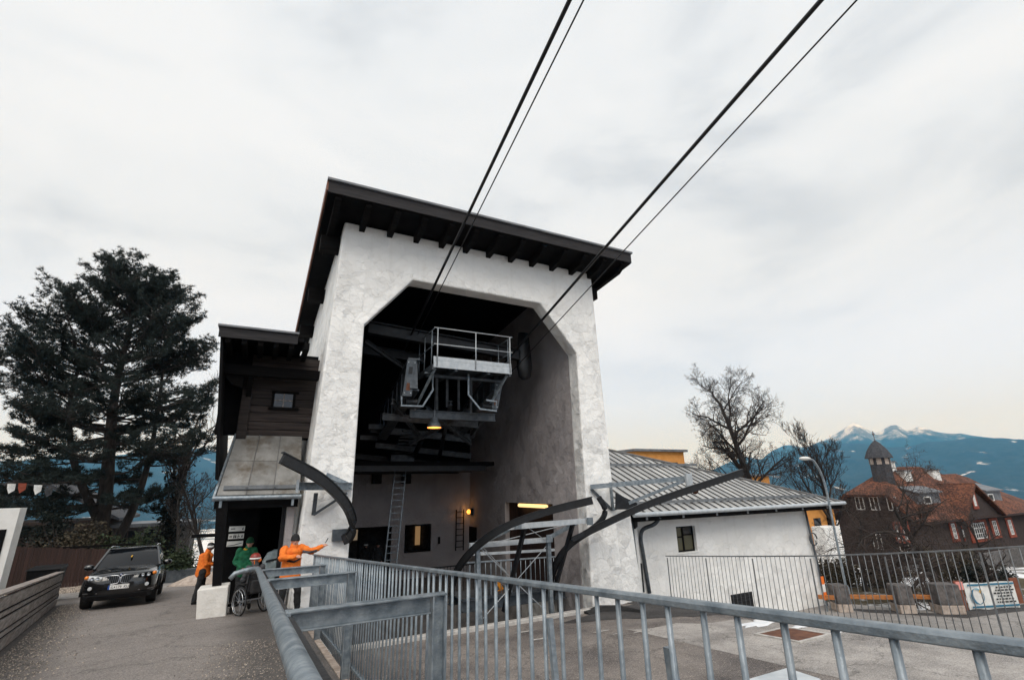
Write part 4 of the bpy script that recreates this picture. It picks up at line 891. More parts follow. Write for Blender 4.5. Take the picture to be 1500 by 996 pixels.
# entrance under the canopy
MB().box((-.93,15.46,zc0-.30),(1.10,15.58,zc0-.06)).build('lintel', 'wood_black', WG)
po = MB().hexa([(-.70,15.28,zR(15.3)+.68),(-.50,15.28,zR(15.3)+.68),(-.50,15.48,zR(15.3)+.68),(-.70,15.48,zR(15.3)+.68),(-.88,15.34,zc0-.08),(-.62,15.34,zc0-.08),(-.62,15.56,zc0-.08),(-.88,15.56,zc0-.08)]).build('corner_post', 'wood_black', WG)
MB().box((-1.32,15.4,-1.05),(-.80,15.5,-.97)).build('side_arm', 'wood_black', WG)
MB().box((-.75,18.2,zR(18)-.2),(.22,18.35,zc1)).build('entrance_wall', 'wood_black', WG)
MB().box((.22,20.6,zR(20)-.3),(1.1,20.75,zc1)).box((.10,18.35,zR(18)-.3),(.22,20.7,zc1)).build('entrance_wall', 'wood_black', WG)
MB().box((-.95,15.6,zc0-.1),(1.1,20.7,zc0-.02)).build('entrance_ceiling', 'wood_black', WG)
MB().box((.86,15.75,zR(16)-.2),(1.06,16.05,zc0-.3)).build('door_jamb', 'stucco_inner', WG, bevel=.02)
MB().box((.76,16.06,zR(16)-.2),(.86,16.5,zc0-.3)).build('door_frame', 'steel_dark', WG)
# way-finding boards
def board(px0, py0, px1, py1, label, marks):
    a, b = aY(px0, py0, 18.14), aY(px1, py1, 18.14); w_ = b.x-a.x; b.z = aY(px0, py1-1, 18.14).z; h_ = a.z-b.z
    o = thing('direction_sign', label, 'sign', (a.x, 18.14, b.z), world=False)
    MB().box((0,0,0),(w_,.03,h_)).build('board', 'white_sign', o)
    for mk in marks:
        mb = MB()
        if mk[0] == 't':
            vs, fs = text_mb(mk[1], h_*mk[3], .002); mb.add([(mk[2]*w_+x, -.004+0*zz, h_*.28+y) for x, y, zz in vs], fs)
        elif mk[0] == 'p':                       # standing figure
            x = mk[1]*w_; mb.prism([(x-.05*h_*2,-.005,h_*.15),(x+.05*h_*2,-.005,h_*.15),(x+.13*h_,-.005,h_*.62),(x-.13*h_,-.005,h_*.62)],(0,.003,0)); mb.lathe((x,-.005,h_*.76),[(.09*h_,0),(.09*h_,.003)],10,'y')
        elif mk[0] == 'w':                       # wheelchair
            x = mk[1]*w_; mb.tube([(x+.2*h_*math.cos(a_),-.005,h_*.34+.2*h_*math.sin(a_)) for a_ in [k*.5 for k in range(12)]],.02*h_*2,4); mb.box((x-.04*h_,-.006,h_*.35),(x+.04*h_,-.003,h_*.75)); mb.lathe((x,-.005,h_*.84),[(.07*h_,0),(.07*h_,.003)],8,'y'); mb.box((x,-.006,h_*.45),(x+.25*h_,-.003,h_*.53))
        elif mk[0] == 's':
            mb.prism([(w_*x,-.005,h_*z_) for x, z_ in mk[1]],(0,.003,0))
        mb.build('print', 'ink', o)
ARW = [(.82,.25),(.92,.25),(.90,.75),(.87,.75)]
G_ = [(0.04,.12),(.5,.2),(.95,.55),(.9,.62),(.45,.33),(.04,.2)]
board(336,771,358,779.5, 'top white direction board in the dark entrance', [('s',[(x,.42),(x+.04,.42),(x+.045,.60),(x,.60)]) for x in (.12,.175,.23,.285,.34)]+[('s',ARW)])
board(335,782,356.5,790.5, 'middle white direction board with toilet and wheelchair symbols', [('s',[(x,.35),(x+.04,.35),(x+.045,.62),(x,.62)]) for x in (.07,.13,.19)]+[('p',.36),('p',.47),('w',.64),('s',ARW)])
board(332.5,793,355,801.5, 'lowest white direction board with a swoosh arrow', [('s',G_)])
# white painted block under the corner post
bz = zR(15.35)
tag(MB().hexa([(-.92,15.06,bz-.08),(-.30,15.04,bz-.08),(-.28,15.74,bz-.12),(-.90,15.76,bz-.12),(-.99,15.07,bz+.66),(-.33,15.05,bz+.69),(-.31,15.71,bz+.69),(-.97,15.73,bz+.66)]).build('concrete_block', 'painted_block', bevel=.025),
    'chipped white painted concrete block under the dark corner post', 'concrete block')

# ================================================================== LOW ANNEX (right of the tower)
AN = thing('annex', 'low white stucco annex with grey standing seam hip roof', 'building', (18, 16, -4.5), world=True)
AY = 16.0; EV = 15.15; EZ = -1.06; TB = math.tan(math.radians(24))
rp = lambda x, y, n=0: Vector((x, y-n*math.sin(math.radians(24)), EZ+TB*(y-EV)+n*math.cos(math.radians(24))))
wx0, wx1, wz0, wz1 = 15.70, 16.78, -2.70, -1.70
mb = MB(); ZA = -6.2; ZT_ = -.95
mb.box((12.9,AY,ZA),(wx0,AY+.3,ZT_)); mb.box((wx0,AY,ZA),(wx1,AY+.3,wz0)); mb.box((wx0,AY,wz1),(wx1,AY+.3,ZT_))
mb.hexa([(wx1,AY,ZA),(24.75,AY,ZA),(24.75,AY+.3,ZA),(wx1,AY+.3,ZA),(wx1,AY,ZT_),(24.25,AY,ZT_),(24.25,AY+.3,ZT_),(wx1,AY+.3,ZT_)])
mb.build('front_wall', 'stucco_annex', AN)
MB().hexa([(24.45,AY+.3,ZA),(24.75,AY+.3,ZA),(24.75,24,ZA),(24.45,24,ZA),(23.95,AY+.3,ZT_),(24.25,AY+.3,ZT_),(24.25,24,ZT_),(23.95,24,ZT_)]).build('end_wall', 'stucco_annex', AN)
# pier that links tower and annex
MB().hexa([(11.80,15.06,-5.5),(12.98,15.06,-5.5),(12.98,16.0,-5.5),(11.80,16.0,-5.5),(11.62,15.04,-.62),(12.55,15.04,-.72),(12.55,16.0,-.72),(11.62,16.0,-.62)]).build('link_pier', 'stucco', AN, bevel=.04)
aw = MB().box((wx0,AY+.14,wz1-.06),(wx1,AY+.2,wz1)).box((wx0,AY+.14,wz0),(wx1,AY+.2,wz0+.06)).box((wx0,AY+.14,wz0+.06),(wx0+.06,AY+.2,wz1-.06)).box((wx1-.06,AY+.14,wz0+.06),(wx1,AY+.2,wz1-.06)).box((wx0+.44,AY+.14,wz0+.06),(wx0+.52,AY+.2,wz1-.06)).build('window', 'wood_black', AN)
MB().box((wx0+.06,AY+.145,wz0+.55),(wx0+.44,AY+.195,wz0+.60)).box((wx0+.52,AY+.145,wz0+.62),(wx1-.06,AY+.195,wz0+.67)).build('glazing_bar', 'wood_black', aw)
for (a, b, c_, d, m) in ((wx0+.06,wx0+.44,wz0+.60,wz1-.06,'pane_olive'),(wx0+.06,wx0+.44,wz0+.06,wz0+.55,'pane_olive'),(wx0+.52,wx1-.06,wz0+.06,wz0+.62,'pane_olive'),(wx0+.52,wx1-.06,wz0+.67,wz1-.06,'window_dark')):
    MB().box((a,AY+.165,c_),(b,AY+.172,d)).build('pane', m, aw)
MB().box((wx0-.05,AY-.03,wz0-.05),(wx1+.05,AY+.13,wz0-.003)).build('sill', 'stucco_annex', aw)
# roof: panels between seams, clipped by the hip
hip = [(26.15, EV), (22.8, 17.6), (16.9, 21.6)]
def hipY(x): return 21.6 if x <= 16.9 else (lerp(21.6, 17.6, (x-16.9)/5.9) if x < 22.8 else lerp(17.6, EV, (x-22.8)/3.35))
AR = MB().prism([rp(11.7,21.5,-.10),rp(11.7,EV+.05,-.10),rp(26.0,EV+.05,-.10),rp(22.7,17.5,-.10),rp(16.9,21.5,-.10)], (0,0,.08)).build('roof', 'wood_dark', AN)
xs = [11.62+i*.44 for i in range(34)]; smesh = None
for i, (a, b) in enumerate(zip(xs[:-1], xs[1:])):
    b = min(b, 26.12); ya, yb = hipY(a), hipY(b)
    if ya-EV < .05: break
    q = MB(); g = .012
    top = [rp(a+g,EV,.0),rp(b-g,EV,.0),rp(b-g,max(yb,EV+.01),.0),rp(a+g,ya,.0)]
    q.prism(top, Vector((0,-math.sin(math.radians(24)),math.cos(math.radians(24))))*.012); q.build('roof_sheet', 'roof_sheet', AR)
    MB().beam(rp(a,EV,.035), rp(a,ya,.035), .035, .06).build('standing_seam', 'seam_dark', AR)
# far slope so the roof is solid
MB().prism([rp(26.15,EV,-.02),rp(22.8,17.6,-.02),rp(16.9,21.6,-.02),(16.9,25.5,rp(0,21.6).z-1.2),(26.3,24.5,EZ)], (0,0,-.03)).build('hip_slope', 'lead_sheet', AR)
MB().tube([rp(26.15,EV,.03),rp(22.8,17.6,.05),rp(16.9,21.6,.05)], .06, 8).build('hip_cap', 'seam_dark', AR)
for yy, x1 in ((EV+.55, 25.0), (19.4, 21.0)):
    MB().beam(rp(12.0,yy,.13), rp(x1,yy,.13), .05, .12).build('snow_guard', 'bar_dark', AR)
    n_ = int((x1-12)/1.9)
    for k in range(n_): MB().beam(rp(12.7+k*1.9,yy+.10,.05), rp(12.7+k*1.9,yy-.08,.22), .06, .04).build('guard_bracket', 'bar_dark', AR)
MB().tube([(12.75,EV-.08,EZ-.03),(26.2,EV-.08,EZ-.03)], .085, 10).build('gutter', 'galv_light', AR, smooth=60)
MB().box((12.8,EV+.02,EZ-.28),(26.1,EV+.07,EZ-.06)).build('fascia_board', 'wood_dark', AR)
for k in range(7): MB().box((13.4+k*1.9,EV-.0,EZ-.24),(13.5+k*1.9,EV+.019,EZ-.10)).build('gutter_bracket', 'bar_dark', AR)
for k in range(16): MB().box((13.2+k*.8,EV+.1,EZ-.22),(13.34+k*.8,AY-.003,EZ+.04)).build('rafter_end', 'wood_dark', AR)
dp = MB().tube(curve_pts([(14.15,EV+.06,EZ-.16),(14.02,EV+.25,EZ-.42),(13.78,AY-.2,EZ-.62),(13.70,AY-.1,EZ-.95),(13.75,AY-.1,-2.6),(13.88,AY-.1,zT(AY)+.06)], 5), .075, 10).build('downpipe', 'steel_grey', AN, smooth=True)
MB().tube([(12.95,15.45,-1.1),(13.12,15.5,-5)], .045, 8).build('thin_pipe', 'steel_grey', AN, smooth=True)
MB().box((13.05,AY-.28,-4.5),(13.42,AY-.003,-1.25)).build('corner_pilaster', 'stucco_annex', AN, bevel=.02)
MB().lathe((13.25,AY-.3,-1.55),[(.05,-.08),(.14,0),(.16,.25),(.16,.27)],12).build('rain_hopper', 'steel_dark', dp, smooth=50)
MB().box((13.35,AY-.16,-3.9),(13.60,AY-.02,-2.9)).build('cable_box', 'steel_dark', AN)
# louvred vent low on the wall
va, vb = aY(1070,871,AY), aY(1103,880,AY)
vt = MB().box((va.x,AY-.02,vb.z-.25),(vb.x,AY-.003,va.z)).build('vent', 'rail_black', AN)
for k in range(5): zz = lerp(vb.z-.2, va.z-.05, k/4); MB().box((va.x+.05,AY-.05,zz-.02),(vb.x-.05,AY-.021,zz+.02)).build('louvre', 'steel_dark', vt)
MB().tube([(24.50,AY-.12,-5.6),(24.20,AY-.12,-1.3)],.05,8).build('corner_pipe', 'steel_grey', AN, smooth=True)
MB().tube([(24.38+.28*math.cos(a),AY-.15,-2.7+.28*math.sin(a)) for a in [k*.4 for k in range(15)]],.03,6).build('hose_loop', 'steel_grey', AN, smooth=True)

# ================================================================== STEEL RAILING ALONG THE ROAD
FX = 1.53; rt = lambda y: -.29-.086*y
NF = thing('road_railing', 'long galvanised steel bar railing with pipe guard between road and terrace', 'railing', (FX, 7, zR(7)), world=True)
ys = [-1.4+i*.4 for i in range(41)]; ys[-1] = 14.75
mb = MB(); prof = [(-.024,-.010),(.024,-.010),(.024,.012),(.016,.022),(-.016,.022),(-.024,.012)]
mb.loft([[(FX+a, y, rt(y)-.024+b) for a, b in prof] for y in (-1.4, 2, 6, 10, 14.5)]); mb.build('top_rail', 'galv', NF, bevel=.004)
bsrc = MB().tube([(0,0,0),(0,0,1)], .0118, 8).mesh('bar'); bsrc.materials.append(M['galv'])
for p in bsrc.polygons: p.use_smooth = True
rs = random.Random(11)
for i in range(97):
    y = .655+(i-11)*.165
    if y > 14.4: break
    o = bpy.data.objects.new('bar', bsrc); COL.objects.link(o); o.parent = NF
    z0 = zR(y)-.28; o.location = Vector((FX, y, z0))-Vector(ORG[NF.name]); o.scale = (1,1,rt(y)-.030-z0); o.rotation_euler = (rs.uniform(-.004,.004), rs.uniform(-.004,.004), rs.uniform(0,3))
MB().beam((FX,-1.4,zR(-1.4)-.12),(FX,14.4,zR(14.4)-.12),.05,.03).build('bottom_rail', 'galv', NF)
PX = .235; pz = lambda y: -.465-.0855*y
for y in (.25, 4.2, 8.2, 11.6):
    zt_ = rt(y)-.165
    MB().ibeam((FX-.10,y,zR(y)-.5),(FX-.10,y,zt_),.10,.11,.012,up=(1,0,0)).build('post', 'galv', NF)
    if y > 1:
        q = MB(); xA, xB = PX+.075, FX-.165
        q.box((xA,y-.05,zt_-.012),(xB+.13,y+.05,zt_+.003)); q.box((xA+.02,y-.006,zt_-.125),(xB,y+.006,zt_-.012)); q.box((xA+.02,y-.04,zt_-.135),(xB,y+.04,zt_-.125))
        q.build('bracket_beam', 'galv', NF, bevel=.003)
        MB().box((xA-.02,y-.07,zt_-.15),(xA+.015,y+.07,zt_+.0)).build('pipe_clamp', 'galv', NF)
pts = [(PX,-1.4,pz(-1.4)),(PX,3,pz(3)),(PX,8,pz(8)),(PX,12.0,pz(12.0)),(PX-.02,12.25,pz(12.25)+.005),(PX-.10,12.42,pz(12.4)),(PX-.25,12.5,pz(12.5)-.02),(PX-.42,12.52,pz(12.5)-.06),(PX-.5,12.5,pz(12.5)-.16)]
MB().tube(pts, .049, 20).build('guard_pipe', 'galv', NF, smooth=True)
MB().beam((PX+.085,-1.4,pz(-1.4)-.07),(PX+.085,12,pz(12)-.07),.03,.10).build('pipe_angle', 'steel_dark', NF)
MB().beam((FX+.02,1.69,rt(1.69)-.19),(FX+.02,1.60,zR(1.6)-.28),.028,.04).build('joint_stub', 'galv', NF)
MB().beam((FX+.02,2.62,rt(2.6)-.19),(FX+.02,2.44,zR(2.5)-.28),.028,.03).build('joint_stub', 'galv', NF)
# grey slab below the railing
s0 = aZ(1150, 985, -1.62)
tag(MB().hexa([(3.22,2.98,zT(3)),(4.30,2.98,zT(3)),(4.30,3.26,zT(3)),(3.22,3.26,zT(3)),(3.22,2.96,-1.55),(4.31,2.96,-1.55),(4.31,3.26,-1.55),(3.22,3.26,-1.55)]).build('steel_cabinet', 'galv_light', bevel=.01), 'flat topped grey metal cabinet standing on the terrace behind the road railing', 'cabinet')

# ---- far railing along the terrace edge
FFX = 13.74
tp = [aX(x, y, FFX) for x, y in ((975,814),(1080,814.5),(1190,814),(1290,811),(1400,806),(1500,800),(1640,790))]
railing('terrace_railing', 'slender dark bar railing along the far edge of the terrace', tp, [(p.x,p.y,zT(p.y)-.05) for p in tp], .155, 'bar_dark', 'bar_dark', (.03,.035), .009, post_every=12, post_r=.014)

# ================================================================== LEFT SIDE OF THE ROAD
bx = lambda y: -3.91-(y-13.56)*.174
BB = thing('board_barrier', 'low barrier of weathered grey horizontal boards beside the road', 'barrier', (bx(15),15,zR(15)), world=True)
z0 = .03
for h_, k in ((.235,0),(.12,1),(.235,0),(.115,1),(.25,0)):
    o_ = .0 if k == 0 else .012
    for (ya, yb) in ((5, 11.2), (11.21, 17.4), (17.41, 23.6)):
        q = MB(); q.hexa([(bx(ya)-.05,ya,zR(ya)+z0),(bx(ya)-o_,ya,zR(ya)+z0),(bx(yb)-o_,yb,zR(yb)+z0),(bx(yb)-.05,yb,zR(yb)+z0),(bx(ya)-.05,ya,zR(ya)+z0+h_-.040),(bx(ya)-o_,ya,zR(ya)+z0+h_-.040),(bx(yb)-o_,yb,zR(yb)+z0+h_-.040),(bx(yb)-.05,yb,zR(yb)+z0+h_-.040)])
        q.build('board', 'wood_grey', BB, bevel=.005)
    z0 += h_+.012
MB().hexa([(bx(5)-.10,5,zR(5)+.02),(bx(5)-.06,5,zR(5)+.02),(bx(23.6)-.06,23.6,zR(23.6)+.02),(bx(23.6)-.10,23.6,zR(23.6)+.02),(bx(5)-.10,5,zR(5)+.98),(bx(5)-.06,5,zR(5)+.98),(bx(23.6)-.06,23.6,zR(23.6)+.98),(bx(23.6)-.10,23.6,zR(23.6)+.98)]).build('backing', 'wood_black', BB)  # black sheet added behind the boards so the gaps look dark
for y in (5.2, 8.3, 11.2, 14.3, 17.4, 20.5, 23.5): MB().box((bx(y)-.22,y-.06,zR(y)-.1),(bx(y)-.105,y+.06,zR(y)+.92)).build('post', 'wood_dark', BB)
MB().hexa([(bx(5)-.2,5,zR(5)+z0+.0),(bx(5)+.02,5,zR(5)+z0+.0),(bx(23.6)+.02,23.6,zR(23.6)+z0),(bx(23.6)-.2,23.6,zR(23.6)+z0),(bx(5)-.2,5,zR(5)+z0+.035),(bx(5)+.02,5,zR(5)+z0+.035),(bx(23.6)+.02,23.6,zR(23.6)+z0+.035),(bx(23.6)-.2,23.6,zR(23.6)+z0+.035)]).build('cap_board', 'wood_grey', BB)
# tall brown board fence, every board a piece
BF = thing('board_fence', 'tall dark brown fence of vertical boards under the pine', 'fence', (-8,31,zR(31)), world=True)
bsrc = MB().box((-.055,-.012,0),(.055,.012,1)).mesh('board'); bsrc.materials.append(M['wood_brown']); rs = random.Random(2)
for i in range(62):
    x = -12.2+i*.118; y = 30.6+.12*(x+7)
    o = bpy.data.objects.new('board', bsrc); COL.objects.link(o); o.parent = BF; o.location = Vector((x,y+rs.uniform(-.01,.01),zR(y)+.12))-Vector(ORG[BF.name]); o.scale = (1,1,2.25+rs.uniform(-.03,.03)-.012*i); o.rotation_euler = (0,0,.12)
for zz in (.5, 1.9): MB().beam((-12.2,30.05,zR(30)+zz),(-4.9,30.9,zR(31)+zz),.05,.1).build('stringer', 'wood_dark', BF)
tag(MB().hexa([(-13,29.6,zR(30)-.2),(-4.6,30.4,zR(30)-.2),(-4.6,32,zR(32)-.1),(-13,32,zR(32)-.1),(-13,30.3,zR(30)+.3),(-4.6,30.75,zR(30)+.18),(-4.6,32,zR(32)+.3),(-13,32,zR(32)+.4)]).build('earth_bank', 'gravel'), kind='structure')
# white rendered gate wall at the edge of the picture
w0 = aY(30, 744, 24); zb_ = zR(24)
GW = thing('gate_wall', 'white roughcast wall end with a dark recess left of the board barrier', 'wall', (w0.x, 24, zb_), world=True)
MB().hexa([(-16,24,zb_-.3),(aY(0,850,24).x,24,zb_-.3),(aY(0,850,24).x,24.6,zb_-.3),(-16,24.6,zb_-.3),(-16,24,w0.z),(w0.x,24,w0.z),(w0.x,24.6,w0.z),(-16,24.6,w0.z)]).build('wall', 'white_wall', GW)
r0 = aY(10, 775, 23.99); MB().box((-15,23.97,zb_),(r0.x,23.995,r0.z)).build('recess', 'wood_black', GW)
# dark waste bin
g_ = Vector((-6.75, 26.2, zR(26.2)))
WB = thing('waste_bin', 'black wheeled waste bin in front of the brown fence', 'bin', tuple(g_), world=True)
MB().hexa([g_+Vector((-.42,-.35,.08)),g_+Vector((.36,-.35,.08)),g_+Vector((.36,.35,.08)),g_+Vector((-.42,.35,.08)),g_+Vector((-.52,-.42,1.15)),g_+Vector((.46,-.42,1.15)),g_+Vector((.46,.42,1.15)),g_+Vector((-.52,.42,1.15))]).build('body', 'plastic_black', WB, bevel=.03)
MB().hexa([g_+Vector((-.56,-.48,1.155)),g_+Vector((.50,-.48,1.155)),g_+Vector((.50,.46,1.155)),g_+Vector((-.56,.46,1.155)),g_+Vector((-.5,-.4,1.22)),g_+Vector((.44,-.4,1.22)),g_+Vector((.44,.4,1.25)),g_+Vector((-.5,.4,1.25))]).build('lid', 'plastic_black', WB, bevel=.02)
for s in (-.42, .36): MB().lathe(g_+Vector((s-.03,.3,.11)),[(.11,0),(.11,.06)],12,'x').build('wheel', 'rubber', WB)
# ================================================================== VEGETATION
def bare_tree(name, label, base, height, r0, seed, m_tr='bark', m_tw='twig', spread=.8, levels=5, lean=(0,0), split=.3, group=None, upright=.25, kids=(5,7,6,5,4), lens=(.62,.55,.5,.5,.5), wig=.16, thin=.009, droop=0):
    rs = random.Random(seed); base = Vector(base)
    t = thing(name, label, 'tree', tuple(base), group=group, world=True); trunk = MB(); crown = MB()
    def rv(): return Vector((rs.gauss(0,1), rs.gauss(0,1), rs.gauss(0,1)))
    def grow(p, d, ln, r, lv):
        n = 7 if lv == 0 else (5 if lv < 3 else 3); pts = [p.copy()]; rad = [r]; q = p.copy(); dd = d.copy()
        for i in range(n):
            dd = (dd+rv()*wig*(1 if lv else .22)+Vector((0,0,upright*.35*(lv > 0)-droop*(lv > 1)*.5))).normalized(); q = q+dd*ln/n
            pts.append(q.copy()); rad.append(max(thin*.55, r*(1-.72*(i+1)/n)))
        (trunk if lv < 2 else crown).tube(pts, rad, 8 if lv == 0 else (6 if lv == 1 else (4 if lv == 2 else 3)), caps=False)
        if lv >= levels: return
        k = kids[min(lv, len(kids)-1)]
        for j in range(k):
            f = (split+(1-split)*(j+rs.random()*.8)/k) if lv == 0 else (.2+.78*(j+rs.random())/k)
            i = min(n-1, int(f*n)); a = pts[i].lerp(pts[i+1], f*n-i); rr = lerp(rad[i], rad[i+1], f*n-i)
            dl = (pts[i+1]-pts[i]).normalized(); s = rv(); s = (s-dl*s.dot(dl)).normalized()
            nd = (dl*(1-spread*.62)+s*spread*rs.uniform(.7,1.15)+Vector((0,0,upright*.6))).normalized()
            grow(a, nd, ln*lens[min(lv, len(lens)-1)]*rs.uniform(.65,1.2)*(1.15-.45*f), max(thin, rr*rs.uniform(.5,.72)), lv+1)
    grow(base, Vector((lean[0], lean[1], 1)).normalized(), height*.8, r0, 0)
    trunk.build('trunk', m_tr, t, smooth=True); crown.build('crown', m_tw, t)
    return t
def leaf_cloud(mb, n, fn, size, rs):
    for _ in range(n):
        p = fn(rs); s = size*rs.uniform(.5, 1.3); a = Vector((rs.gauss(0,1), rs.gauss(0,1), rs.gauss(0,.7))).normalized(); b = a.cross(Vector((rs.gauss(0,1), rs.gauss(0,1), rs.gauss(0,1)))).normalized()
        k = len(mb.v); mb.v += [tuple(p-a*s), tuple(p+b*s*.5), tuple(p+a*s), tuple(p-b*s*.5)]; mb.f.append((k, k+1, k+2, k+3))
def bush(name, label, c, r, n, size, m, seed, stems=9, cat='bush', group=None):
    rs = random.Random(seed); c = Vector(c); t = thing(name, label, cat, tuple(c), world=True, group=group)
    lobes = [(Vector((rs.uniform(-.6,.6)*r[0], rs.uniform(-.6,.6)*r[1], r[2]*rs.uniform(.3,.75))), rs.uniform(.35,.6)) for _ in range(9)]
    def fn(rs):
        o, k = rs.choice(lobes)
        while True:
            v = Vector((rs.uniform(-1,1), rs.uniform(-1,1), rs.uniform(-1,1)))
            if .25 < v.length < 1: break
        p = c+o+Vector((v.x*r[0]*k, v.y*r[1]*k, v.z*r[2]*k)); p.z = max(p.z, c.z+.02); return p
    mb = MB(); leaf_cloud(mb, n, fn, size, rs); mb.build('foliage', m, t)
    mb = MB()
    for _ in range(stems):
        e_ = c+Vector((rs.uniform(-.8,.8)*r[0], rs.uniform(-.8,.8)*r[1], r[2]*rs.uniform(.6,1.15))); mb.tube([c+Vector((rs.uniform(-.3,.3)*r[0],rs.uniform(-.3,.3)*r[1],-.05)), c.lerp(e_,.5)+Vector((rs.gauss(0,.1),rs.gauss(0,.1),.1)), e_], [.02,.014,.006], 4, caps=False)
    mb.build('stem', 'twig_brown', t); return t
# ---- the big pine behind the brown fence
def pine(base, height, seed):
    rs = random.Random(seed); base = Vector(base)
    t = thing('pine_tree', 'huge dark spreading pine tree behind the brown fence', 'tree', tuple(base), world=True)
    tr = MB(); br = MB(); ne = MB()
    axis = curve_pts([base, base+Vector((-.3,0,height*.3)), base+Vector((-.9,.2,height*.6)), base+Vector((-.9,0,height*.85)), base+Vector((-.8,0,height))], 6)
    tr.tube(axis, [lerp(.52,.05,(i/(len(axis)-1))**.8) for i in range(len(axis))], 10)
    ax2 = curve_pts([base+Vector((.3,.1,1.2)), base+Vector((1.2,.3,4.5)), base+Vector((1.5,.2,8.5)), base+Vector((1.2,0,15.5))], 6)
    tr.tube(ax2, [lerp(.30,.05,i/(len(ax2)-1)) for i in range(len(ax2))], 8)
    ax3 = curve_pts([base+Vector((-.2,-.1,3.4)), base+Vector((-2.0,-.4,7)), base+Vector((-2.9,-.3,11)), base+Vector((-2.6,0,15.5))], 6)
    tr.tube(ax3, [lerp(.24,.05,i/(len(ax3)-1)) for i in range(len(ax3))], 8)
    tufts = []
    def branch(p, d, ln, r, lv):
        n = 6; pts = [p]; q = p; dd = d
        for i in range(n):
            dd = (dd+Vector((rs.gauss(0,.13),rs.gauss(0,.13),rs.gauss(.02,.06)+.045*(i > 2)))).normalized(); q = q+dd*ln/n; pts.append(q)
        br.tube(pts, [max(.012, r*(1-.85*i/n)) for i in range(n+1)], 5 if lv == 0 else 3, caps=False)
        if lv == 0:
            k = int(5+ln*2.5)
            for j in range(k):
                f = .30+.70*(j+rs.random())/k; i = min(n-1, int(f*n)); a = pts[i].lerp(pts[i+1], f*n-i); dl = (pts[i+1]-pts[i]).normalized()
                side = dl.cross(Vector((0,0,1))).normalized()*rs.choice((-1,1))
                branch(a, (dl*.55+side*rs.uniform(.4,1)+Vector((0,0,rs.uniform(-.05,.3)))).normalized(), rs.uniform(.5,1.0)*(.45+.17*ln), .022, 1)
        else:
            for i in range(2, n+1):
                for _ in range(3 if i > 3 else 1): tufts.append((pts[i]+Vector((rs.gauss(0,.13),rs.gauss(0,.13),rs.gauss(.05,.09))), (dd+Vector((0,0,.6))).normalized()))
    def width(f):
        if f < .18: return 3.2
        if f < .32: return 4.9
        if f < .55: return 5.6-1.0*(f-.32)
        return max(1.3, 5.5*math.sqrt(max(0, 1-((f-.50)/.53)**2)))
    nb = 180
    for k in range(nb):
        f = .15+.845*((k+rs.random()*.6)/nb)**.9
        A = axis if rs.random() < .55 else rs.choice((ax2, ax3)); h = height*f
        pt = min(A, key=lambda q: abs(q.z-base.z-h))
        if abs(pt.z-base.z-h) > 1.2: pt = min(axis, key=lambda q: abs(q.z-base.z-h))
        a = k*2.399+rs.uniform(-.4,.4); el = lerp(-.10, .75, max(0, f-.35)/.65)+rs.uniform(-.12,.12)
        if f < .36 and math.cos(a) > .1 and rs.random() < .72: continue
        if f < .24 and rs.random() < .45: continue
        tgt = width(f)*rs.uniform(.72,1.12); off = math.cos(a)*(pt.x-base.x+.9)+math.sin(a)*(pt.y-base.y)
        branch(pt+Vector((0,0,rs.uniform(-.3,.3))), Vector((math.cos(a)*math.cos(el), math.sin(a)*math.cos(el), math.sin(el))), max(.8, (tgt-off)/max(.6, math.cos(el))**.5), .075, 0)
    for p, d in tufts:
        for _ in range(15):
            v = (d*.7+Vector((rs.gauss(0,.75),rs.gauss(0,.75),rs.gauss(.1,.6)))).normalized(); s = rs.uniform(.16,.30); w_ = v.cross(Vector((rs.gauss(0,1),rs.gauss(0,1),rs.gauss(0,1)))).normalized()*.017
            k = len(ne.v); o = p+v*.03; ne.v += [tuple(o-w_), tuple(o+w_), tuple(p+v*s)]; ne.f.append((k, k+1, k+2))
    tr.build('trunk', 'bark', t, smooth=True); br.build('limbs', 'bark', t); ne.build('crown', 'needles', t)
    print('tufts', len(tufts)); return t
pine((-7.7, 38, zR(38)-.3), 17.7, 4)
# ivy clad tree beside it
iv = bare_tree('ivy_tree', 'bare tree with ivy clad trunks between pine and timber wing', (-5.0, 41, zR(41)-.3), 12, .30, 21, 'bark_pale', 'twig', .55, 4, (.06,0), .25, upright=.5, kids=(6,5,5,4))
rs = random.Random(8); mb = MB(); c0 = Vector((-5.0,41,zR(41)))
leaf_cloud(mb, 3000, lambda r: c0+Vector((r.gauss(.15,.32), r.gauss(0,.3), 0))+Vector((r.uniform(-.3,.3),0,abs(r.gauss(2.6,2.3)))), .13, rs); mb.build('ivy', 'leaf_dark', iv)
